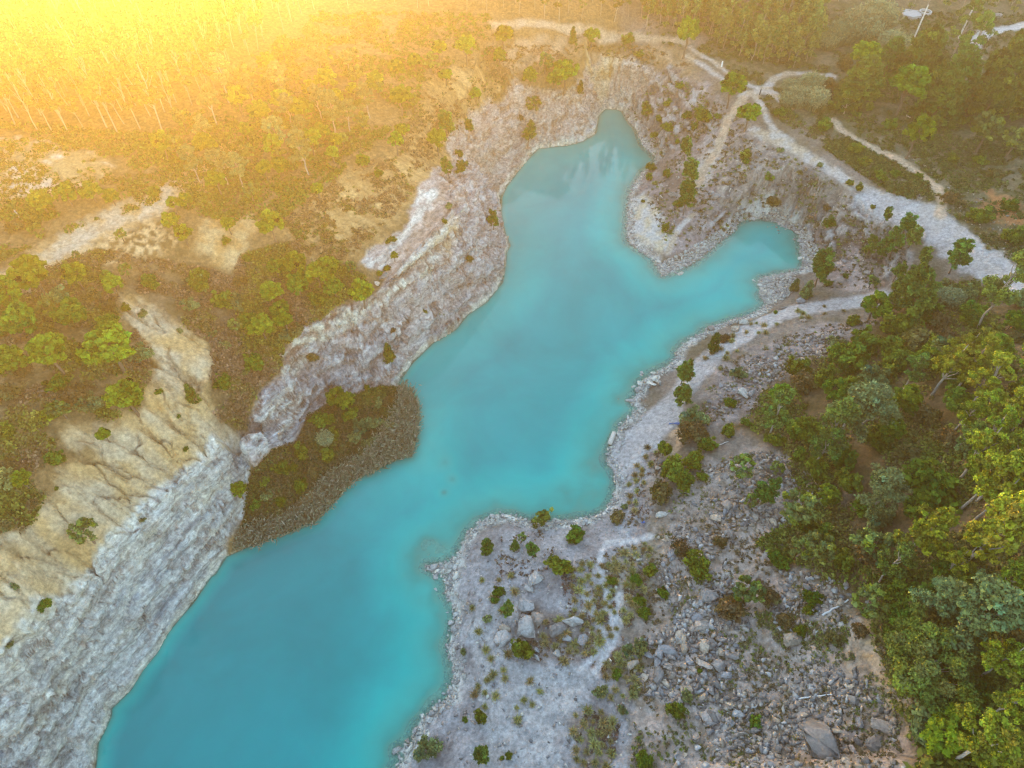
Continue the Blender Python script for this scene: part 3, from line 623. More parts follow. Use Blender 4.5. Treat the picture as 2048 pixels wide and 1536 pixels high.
def simple_mat(name, scale, lo, hi, bump=.5, dist=.05, rough=.9, col=None):
    m, t, b = mat(name); L = t.links.new
    tc = nd(t, 'ShaderNodeNewGeometry'); n = nd(t, 'ShaderNodeTexNoise', i_Scale=scale, i_Detail=7.0, i_Roughness=.7); L(tc.outputs['Position'], n.inputs['Vector'])
    mr = nd(t, 'ShaderNodeMapRange', i_1=.3, i_2=.7, i_3=lo, i_4=hi); L(n.outputs[0], mr.inputs[0])
    oi = nd(t, 'ShaderNodeObjectInfo'); orr = nd(t, 'ShaderNodeMapRange', i_3=.8, i_4=1.2); L(oi.outputs['Random'], orr.inputs[0])
    mu = nd(t, 'ShaderNodeMath', operation='MULTIPLY'); L(mr.outputs[0], mu.inputs[0]); L(orr.outputs[0], mu.inputs[1])
    sc = nd(t, 'ShaderNodeVectorMath', operation='SCALE'); L(mu.outputs[0], sc.inputs['Scale'])
    if col is None:
        vc = nd(t, 'ShaderNodeVertexColor', layer_name='Col'); L(vc.outputs[0], sc.inputs[0])
    else: sc.inputs[0].default_value = col
    L(sc.outputs[0], b.inputs['Base Color']); b.inputs['Roughness'].default_value = rough; b.inputs['Specular IOR Level'].default_value = .2
    bp = nd(t, 'ShaderNodeBump', i_Strength=bump, i_Distance=dist); L(n.outputs[0], bp.inputs['Height']); L(bp.outputs[0], b.inputs['Normal'])
    return m
M_ROCK = simple_mat('stone', 4.0, .65, 1.3, .8, .08)
M_BARK = simple_mat('bark', 6.0, .7, 1.3, .5, .03)

# ------------------------------------------------------------------ shape builders
class Geo:
    def __init__(s): s.v = []; s.f = []; s.c = []; s.n = 0
    def add(s, V, F, c):
        V = np.asarray(V, float); s.v.append(V); s.f.append(np.asarray(F) + s.n); s.n += len(V)
        c = np.asarray(c, float); s.c.append(np.broadcast_to(c, V.shape) if c.ndim == 1 else c)
    def mesh(s, name, m, sm=False): return new_mesh(name, np.concatenate(s.v), np.concatenate(s.f), [m], sm, np.concatenate(s.c))
def unit(a): return a / (np.linalg.norm(a, axis=-1, keepdims=True) + 1e-9)
def leaves(g, P, Nrm, size, c, rng, aspect=1.7):
    """leaf-sized diamonds at points P facing roughly along Nrm"""
    n = len(P); size = np.broadcast_to(size, (n,)) * rng.uniform(.6, 1.35, n)
    Nrm = unit(Nrm); t = unit(np.cross(Nrm, rng.normal(size=(n, 3)))); b = np.cross(Nrm, t)
    a = (size * .5)[:, None]; w = a * aspect
    bend = Nrm * a * rng.uniform(-.3, .3, (n, 1))
    V = np.stack([P - t * w, P - b * a + bend, P + t * w, P + b * a + bend], 1).reshape(-1, 3)
    F = np.arange(4 * n).reshape(n, 4)
    g.add(V, F, np.repeat(c, 4, axis=0) if np.ndim(c) == 2 else c)
def tint(c, n, rng, amt=.18, warm=.12):
    k = rng.normal(1, amt, (n, 1)); w = rng.normal(0, warm, (n, 1))
    return np.clip(np.array(c) * k * np.concatenate([1 + w, 1 + w * .2, 1 - w * .6], 1), .004, .9)
def tuft_cloud(g, C0, R, per, size, col, rng, fill=.55, up=.75, spiky=False, col2=None):
    """clumps of leaves round centres C0 (n,3) with radii R (n,3)"""
    n = len(C0); R = np.broadcast_to(R, (n, 3))
    base = tint(col, n, rng, .27, .14)
    if col2 is not None:
        k = rng.uniform(0, 1, (n, 1)) ** 2; base = base * (1 - k) + tint(col2, n, rng, .1, .08) * k
    per = np.broadcast_to(per, (n,)).astype(int); I = np.repeat(np.arange(n), per); m = len(I)
    d = unit(rng.normal(size=(m, 3))); r = fill + (1 - fill) * rng.uniform(0, 1, (m, 1)) ** .6
    P = C0[I] + d * R[I] * r
    if spiky: nn = np.cross(d, rng.normal(size=(m, 3))) + .1 * rng.normal(size=(m, 3))
    else: nn = d * .7 + rng.normal(size=(m, 3)) * .6 + np.array([0, 0, up])
    leaves(g, P, nn, size, base[I] * rng.normal(1, .16, (m, 1)), rng, 2.4 if spiky else 1.6)
def tube(g, pts_, rad, c, sides=6):
    P = np.asarray(pts_, float); n = len(P); rad = np.broadcast_to(rad, (n,))
    T = unit(np.gradient(P, axis=0)); ref = np.array([.31, .77, .2]); A = unit(np.cross(T, ref)); B = np.cross(T, A)
    th = np.linspace(0, 2 * np.pi, sides, endpoint=False)
    V = (P[:, None] + rad[:, None, None] * (A[:, None] * np.cos(th)[None, :, None] + B[:, None] * np.sin(th)[None, :, None])).reshape(-1, 3)
    i = np.arange(n - 1)[:, None] * sides; j = np.arange(sides)[None]; j2 = (j + 1) % sides
    F = np.stack([i + j, i + j2, i + sides + j2, i + sides + j], -1).reshape(-1, 4)
    g.add(V, F, c)
def wob(a, b, n, amp, rng):
    t = np.linspace(0, 1, n)[:, None]; P = np.array(a) * (1 - t) + np.array(b) * t
    return P + rng.normal(0, amp, (n, 3)) * np.sin(np.pi * t)

PINE_C = (.155, .225, .014); PINE_D = (.085, .16, .016); EUC_C = (.16, .235, .04); EUC_Y = (.23, .285, .024); BUSH_C = (.108, .155, .018)
GREY_C = (.16, .21, .08); CANE_C = (.24, .27, .145); BARK_G = (.30, .255, .22); BARK_B = (.15, .10, .07)

def v_pine(seed, R=2.4, H=6.4, flat=.78, n=70, col=PINE_C, per=52, size=.30, open_=False):
    rng = np.random.default_rng(seed); c = Geo(); t = Geo(); zc = H - R * flat
    d = unit(rng.normal(size=(n * 3, 3))); d = d[d[:, 2] > -.5][:n]
    rr = rng.uniform(.72, 1.0, (len(d), 1)); rr[::4] *= .65
    low = 1 + .13 * np.sin(np.arctan2(d[:, 1:2], d[:, 0:1]) * 3 + seed)
    C0 = d * rr * low * np.array([R * .86, R * .86, R * flat]) + [0, 0, zc]
    tuft_cloud(c, C0, np.array([.42, .42, .34]) * R / 2.2, per, size, col, rng, .35, .4, False, (.19, .25, .02))
    lean = rng.normal(0, .15, 2)
    P = wob((0, 0, -.4), (lean[0], lean[1], H * .9), 7, .08, rng); P[0, :2] = 0
    tube(t, P, np.linspace(.19, .05, 7) * R / 2.2, BARK_B)
    for k in range(9):
        s = C0[rng.integers(len(C0))]; z0 = rng.uniform(.35, .8) * H
        tube(t, wob((lean[0] * .5, lean[1] * .5, z0), s, 4, .1, rng), np.linspace(.07, .02, 4) * R / 2.2, BARK_B, 4)
    return c.mesh('crown', M_LEAF), t.mesh('trunk', M_BARK, True), R, zc
def v_openpine(seed, R=1.9, H=6.5, col=(.11, .19, .035), n=34, size=.26):
    rng = np.random.default_rng(seed); c = Geo(); t = Geo()
    lean = rng.normal(0, .35, 2); top = np.array([lean[0], lean[1], H])
    tube(t, wob((0, 0, -.4), top, 8, .07, rng), np.linspace(.15, .03, 8), BARK_B)
    C0 = []
    for k in range(n):
        f = rng.uniform(.28, 1) ; z = f * H; ph = k * 2.4 + rng.uniform(-.4, .4); L = R * (1.15 - f * .75) * rng.uniform(.6, 1.1)
        b = np.array([lean[0] * f, lean[1] * f, z]); e = b + [math.cos(ph) * L, math.sin(ph) * L, L * .45]
        tube(t, wob(b, e, 4, .06, rng), np.linspace(.05, .015, 4), BARK_B, 4); C0 += [e, b * .35 + e * .65]
    tuft_cloud(c, np.array(C0), (.40, .40, .36), 34, size, col, rng, .1, .2, True)
    return c.mesh('crown', M_LEAF), t.mesh('trunk', M_BARK, True), R, H * .62
def v_bush(seed, R=1.2, H=1.7, col=BUSH_C, n=46, per=40, size=.2, col2=None):
    rng = np.random.default_rng(seed); c = Geo(); t = Geo()
    d = unit(rng.normal(size=(n * 3, 3))); d = d[d[:, 2] > -.25][:n]
    low = 1 + .24 * np.sin(np.arctan2(d[:, 1:2], d[:, 0:1]) * 2 + seed) + .16 * rng.normal(size=(len(d), 1))
    C0 = d * rng.uniform(.45, 1.0, (len(d), 1)) * low * [R * .85, R * .85, H * .62] + [0, 0, H * .38]
    tuft_cloud(c, C0, np.array([.3, .3, .26]) * R * rng.uniform(.7, 1.3, (len(C0), 1)), per, size, col, rng, .3, .35, False, col2)
    for k in range(4):
        e = C0[rng.integers(len(C0))]; tube(t, wob((0, 0, -.2), e, 4, .06, rng), np.linspace(.05, .015, 4), BARK_B, 4)
    return c.mesh('crown', M_LEAF), t.mesh('stem', M_BARK, True), R, H * .5
def v_conic(seed, R=.85, H=3.2, col=(.075, .12, .02)):
    rng = np.random.default_rng(seed); c = Geo(); t = Geo(); C0 = []
    for k in range(70):
        f = rng.uniform(.05, 1); ph = k * 2.4; L = R * (1 - f) ** .7 * rng.uniform(.5, 1); C0.append((math.cos(ph) * L, math.sin(ph) * L, f * H))
    tuft_cloud(c, np.array(C0), (.26, .26, .3), 26, .17, col, rng, .2, .3)
    tube(t, wob((0, 0, -.3), (0, 0, H * .9), 5, .03, rng), np.linspace(.08, .02, 5), BARK_B)
    return c.mesh('crown', M_LEAF), t.mesh('trunk', M_BARK, True), R, H * .45
def v_euc(seed, R=3.0, H=12.5, col=EUC_C, col2=(.13, .15, .05), lobes=15, per=330, size=.245, bark=BARK_G, low=.42, rad=.2):
    rng = np.random.default_rng(seed); c = Geo(); t = Geo()
    lean = rng.normal(0, .05 * H, 2); tr_ = wob((0, 0, -.5), (lean[0], lean[1], H * .93), 9, .12, rng); tr_[0, :2] = 0
    tube(t, tr_, np.linspace(rad, rad * .25, 9), bark, 7); C0 = []; RR = []
    for k in range(lobes):
        f = rng.uniform(low, 1.0); ph = k * 2.4 + rng.uniform(-.5, .5); L = R * (math.sin(min(1, (f - low) / (1 - low) * .8 + .25) * math.pi) ** .6) * rng.uniform(.25, .85)
        b = tr_[min(8, int(f * 7.2))]; e = np.array([lean[0] * f + math.cos(ph) * L, lean[1] * f + math.sin(ph) * L, f * H])
        tube(t, wob(b, e, 5, .12, rng), np.linspace(rad * .4, .025, 5), bark, 5); C0.append(e); RR.append(np.array([1, 1, .72]) * R * rng.uniform(.26, .42))
    C0 = np.array(C0); RR = np.array(RR)
    # each lobe is itself a cluster of clumps
    sub = []; sr = []
    for cc, rr in zip(C0, RR):
        d = unit(rng.normal(size=(9, 3))); sub.append(cc + d * rr * rng.uniform(.5, 1.0, (9, 1))); sr.append(np.tile(rr * .5, (9, 1)))
    tuft_cloud(c, np.concatenate(sub), np.concatenate(sr), max(6, per // 9), size, col, rng, .25, .2, False, col2)
    return c.mesh('crown', M_LEAF), t.mesh('trunk', M_BARK, True), R, H * .72
def v_leafy(seed, R=5.2, H=9.5, col=(.135, .235, .04)):
    rng = np.random.default_rng(seed); c = Geo(); t = Geo(); n = 95
    d = unit(rng.normal(size=(n * 3, 3))); d = d[d[:, 2] > -.45][:n]
    low = 1 + .13 * np.sin(np.arctan2(d[:, 1:2], d[:, 0:1]) * 4 + 1.3) + .08 * rng.normal(size=(len(d), 1))
    C0 = d * rng.uniform(.66, 1.0, (len(d), 1)) * low * [R * .85, R * .85, H * .42] + [0, 0, H * .55]
    tuft_cloud(c, C0, np.array([.17, .17, .14]) * R * rng.uniform(.8, 1.3, (len(C0), 1)), 210, .22, col, rng, .25, .35, False, (.15, .19, .06))
    for k in range(3):
        tube(t, wob((0, 0, -.5), (rng.normal(0, 1), rng.normal(0, 1), H * .6), 6, .2, rng), np.linspace(.28, .1, 6), BARK_G)
    for k in range(16):
        tube(t, wob((0, 0, H * .25), C0[rng.integers(len(C0))], 5, .2, rng), np.linspace(.1, .02, 5), BARK_G, 4)
    return c.mesh('crown', M_LEAF), t.mesh('trunk', M_BARK, True), R, H * .5
def v_dense(seed, R=3.6, H=8.5, col=(.115, .185, .03)):
    """broad dark evergreen with drooping sprays"""
    rng = np.random.default_rng(seed); c = Geo(); t = Geo(); C0 = []
    for k in range(150):
        f = rng.uniform(.05, 1) ** .8; ph = k * 2.4 + rng.normal(0, .2); L = R * (1 - f ** 2.2) ** .6 * rng.uniform(.55, 1.0); C0.append((math.cos(ph) * L, math.sin(ph) * L, f * H - .12 * L))
    tuft_cloud(c, np.array(C0), (.62, .62, .42), 46, .3, col, rng, .2, .3, True, (.11, .115, .03))
    tube(t, wob((0, 0, -.4), (0, 0, H * .85), 6, .06, rng), np.linspace(.26, .05, 6), BARK_B)
    return c.mesh('crown', M_LEAF), t.mesh('trunk', M_BARK, True), R, H * .45
def v_cane(seed, R=1.8, H=3.2, col=CANE_C):
    rng = np.random.default_rng(seed); c = Geo(); n = 900
    ph = rng.uniform(0, 6.28, n); r = R * np.sqrt(rng.uniform(0, 1, n)) * .8; b = np.stack([np.cos(ph) * r, np.sin(ph) * r, np.full(n, -.1)], 1)
    h = H * rng.uniform(.55, 1.05, n) * (1.05 - .35 * (r / R) ** 2); out = np.stack([np.cos(ph), np.sin(ph), 0 * ph], 1) * (r / R * .7)[:, None] + rng.normal(0, .22, (n, 3)) * [1, 1, 0]
    tip = b + out + h[:, None] * [0, 0, 1.]; w = unit(rng.normal(size=(n, 3)) * [1, 1, 0]) * .06
    mid = b * .45 + tip * .55 + out * .1
    V = np.stack([b - w, b + w, mid + w * 1.6, mid - w * 1.6], 1).reshape(-1, 3); c.add(V, np.arange(4 * n).reshape(n, 4), np.repeat(tint(np.array(col) * .7, n, rng), 4, 0))
    I = rng.integers(0, n, 2600); f = rng.uniform(.35, 1, (2600, 1)); P = b[I] * (1 - f) + tip[I] * f + rng.normal(0, .08, (2600, 3))
    leaves(c, P, rng.normal(size=(2600, 3)), .17, tint(col, 2600, rng), rng, 3)
    return c.mesh('cane_clump', M_LEAF), None, R, H * .5
def v_tuft(seed, R=.5, H=.62, col=(.27, .235, .09)):
    rng = np.random.default_rng(seed); c = Geo(); n = 90
    ph = rng.uniform(0, 6.28, n); el = rng.uniform(.25, 1.45, n); d = np.stack([np.cos(ph) * np.cos(el), np.sin(ph) * np.cos(el), np.sin(el)], 1)
    b = rng.normal(0, .06, (n, 3)) * [1, 1, 0] - [0, 0, .05]; L = R * rng.uniform(.7, 1.25, (n, 1)); m = b + d * L * .6 + [0, 0, .08]; tip = b + d * L - [0, 0, .04]
    w = unit(np.cross(d, [0, 0, 1.])) * .022
    V = np.stack([b - w, b + w, m + w, m - w, m - w, m + w, tip + w * .3, tip - w * .3], 1).reshape(-1, 3)
    c.add(V, np.arange(8 * n).reshape(-1, 4), np.repeat(tint(col, n, rng, .2), 8, 0))
    return c.mesh('grass_tuft', M_SCRUB), None, R, H * .4
def v_dead(seed, R=2.0, H=3.5):
    rng = np.random.default_rng(seed); t = Geo(); g = (.42, .39, .37)
    tube(t, wob((0, 0, -.3), (.2, .1, H), 6, .1, rng), np.linspace(.13, .04, 6), g)
    for k in range(26):
        f = rng.uniform(.2, 1); ph = k * 2.4; L = R * rng.uniform(.5, 1); b = (.2 * f, .1 * f, f * H); e = (math.cos(ph) * L, math.sin(ph) * L, f * H + L * .5)
        tube(t, wob(b, e, 4, .1, rng), np.linspace(.05, .012, 4), g, 4)
    return None, t.mesh('trunk', M_BARK, True), R, H * .5

VAR = {
 'pine': [v_pine(s) for s in (1, 2, 3, 4)],
 'dpine': [v_pine(s, 2.3, 5.2, .85, 74, PINE_D) for s in (5, 6, 7)],
 'ppine': [v_pine(s, 2.1, 5.0, .8, 40, (.12, .165, .06), 30, .28) for s in (8, 9)],
 'open': [v_openpine(s) for s in (11, 12, 13)],
 'bush': [v_bush(s) for s in (21, 22, 23)],
 'bbush': [v_bush(s, 1.2, 1.5, (.10, .15, .015)) for s in (24, 25)],
 'obush': [v_bush(s, 1.2, 1.4, (.12, .105, .035), 40, 30, .2, (.17, .13, .06)) for s in (26, 27)],
 'gbush': [v_bush(s, 1.25, 1.6, GREY_C, 36, 34) for s in (28, 29)],
 'ybush': [v_bush(s, 1.1, 2.2, (.22, .23, .04), 40, 30) for s in (30,)],
 'conic': [v_conic(s) for s in (31, 32)],
 'pconic': [v_conic(s, .9, 3.0, (.17, .21, .075)) for s in (33,)],
 'euc': [v_euc(s) for s in (41, 42, 43, 44)],
 'yeuc': [v_euc(s, 2.7, 12, EUC_Y, (.21, .20, .03)) for s in (45, 46, 47)],
 'peuc': [v_euc(s, 2.9, 10.5, (.15, .21, .085), (.19, .22, .09)) for s in (48, 49)],
 'feuc': [v_euc(s, 2.0, 16, (.105, .125, .03), (.17, .17, .035), 20, 90, .34, (.30, .24, .18), .3, .12) for s in (51, 52, 53, 54, 55, 56)],
 'sapl': [v_euc(s, 1.6, 7.2, (.15, .20, .05), (.22, .25, .07), 14, 90, .30, BARK_G, .1, .08) for s in (61, 62, 63, 64)],
 'leafy': [v_leafy(71)],
 'dense': [v_dense(s) for s in (81, 82, 83)],
 'cane': [v_cane(s) for s in (91, 92)],
 'tuft': [v_tuft(s) for s in (101, 102, 103, 104)],
 'dead': [v_dead(111)],
}
KIND = {  # name, category, words
 'pine': ('pine_tree', 'pine tree', 'rounded bright green pine'), 'dpine': ('pine_tree', 'pine tree', 'dense dark green pine'), 'ppine': ('pine_tree', 'pine tree', 'pale sparse young pine'),
 'open': ('pine_tree', 'pine tree', 'open-branched pine with tufted needles'), 'bush': ('shrub', 'shrub', 'dark green rounded shrub'), 'bbush': ('shrub', 'shrub', 'bright green compact shrub'),
 'obush': ('shrub', 'shrub', 'brownish olive scraggly shrub'), 'gbush': ('shrub', 'shrub', 'greyish green shrub'), 'ybush': ('shrub', 'shrub', 'yellow-green feathery shrub'),
 'conic': ('conifer', 'conifer', 'slim upright green conifer'), 'pconic': ('conifer', 'conifer', 'pale green pointed young conifer'), 'euc': ('eucalyptus_tree', 'tree', 'tall green eucalyptus'),
 'yeuc': ('eucalyptus_tree', 'tree', 'tall yellow-green eucalyptus'), 'peuc': ('eucalyptus_tree', 'tree', 'pale grey-green eucalyptus'), 'leafy': ('broadleaf_tree', 'tree', 'huge round leafy green tree'),
 'dense': ('evergreen_tree', 'tree', 'broad dark drooping evergreen'), 'cane': ('giant_cane', 'cane clump', 'pale green giant cane'), 'dead': ('dead_tree', 'dead tree', 'bare grey dead tree'),
 'feuc': ('plantation_eucalyptus', 'plantation tree', ''), 'sapl': ('young_eucalyptus', 'tree', ''), 'tuft': ('grass_tuft', 'grass tuft', ''),
}
CNT = {}
def spawn(kind, P, s, label, group=None, sz=1.0):
    nm, cat, _ = KIND[kind]; vs = VAR[kind]; i = CNT.get(kind, 0); CNT[kind] = i + 1
    crown, trunk, R, hc = vs[i % len(vs)]
    rz = random.uniform(0, 6.283)
    if kind == 'tuft' or trunk is None or crown is None:
        o = put(nm, crown or trunk, loc=P, label=label, cat=cat, group=group)
    else:
        o = put(nm, None, loc=P, label=label, cat=cat, group=group)
        if crown: put('foliage' if trunk is None else 'crown', crown, o)
        if trunk: put(trunk.name.split('.')[0], trunk, o)
    o.rotation_euler = (0, 0, rz); o.scale = (s * random.uniform(.9, 1.12), s * random.uniform(.9, 1.12), s * sz)
    return o
def stand(px, py, w, kind, sz=1.0):
    """where a plant seen at (px,py) with crown width w stands, and its scale"""
    i = CNT.get(kind, 0); _, _, R, hc = VAR[kind][i % len(VAR[kind])]
    P = ground_hit(px, py)[0]
    for _ in range(3):
        s = w / 2 * depth_of(P) / FPX / R
        P = ground_hit(px, py, hc * s * sz)[0]
    return P, s
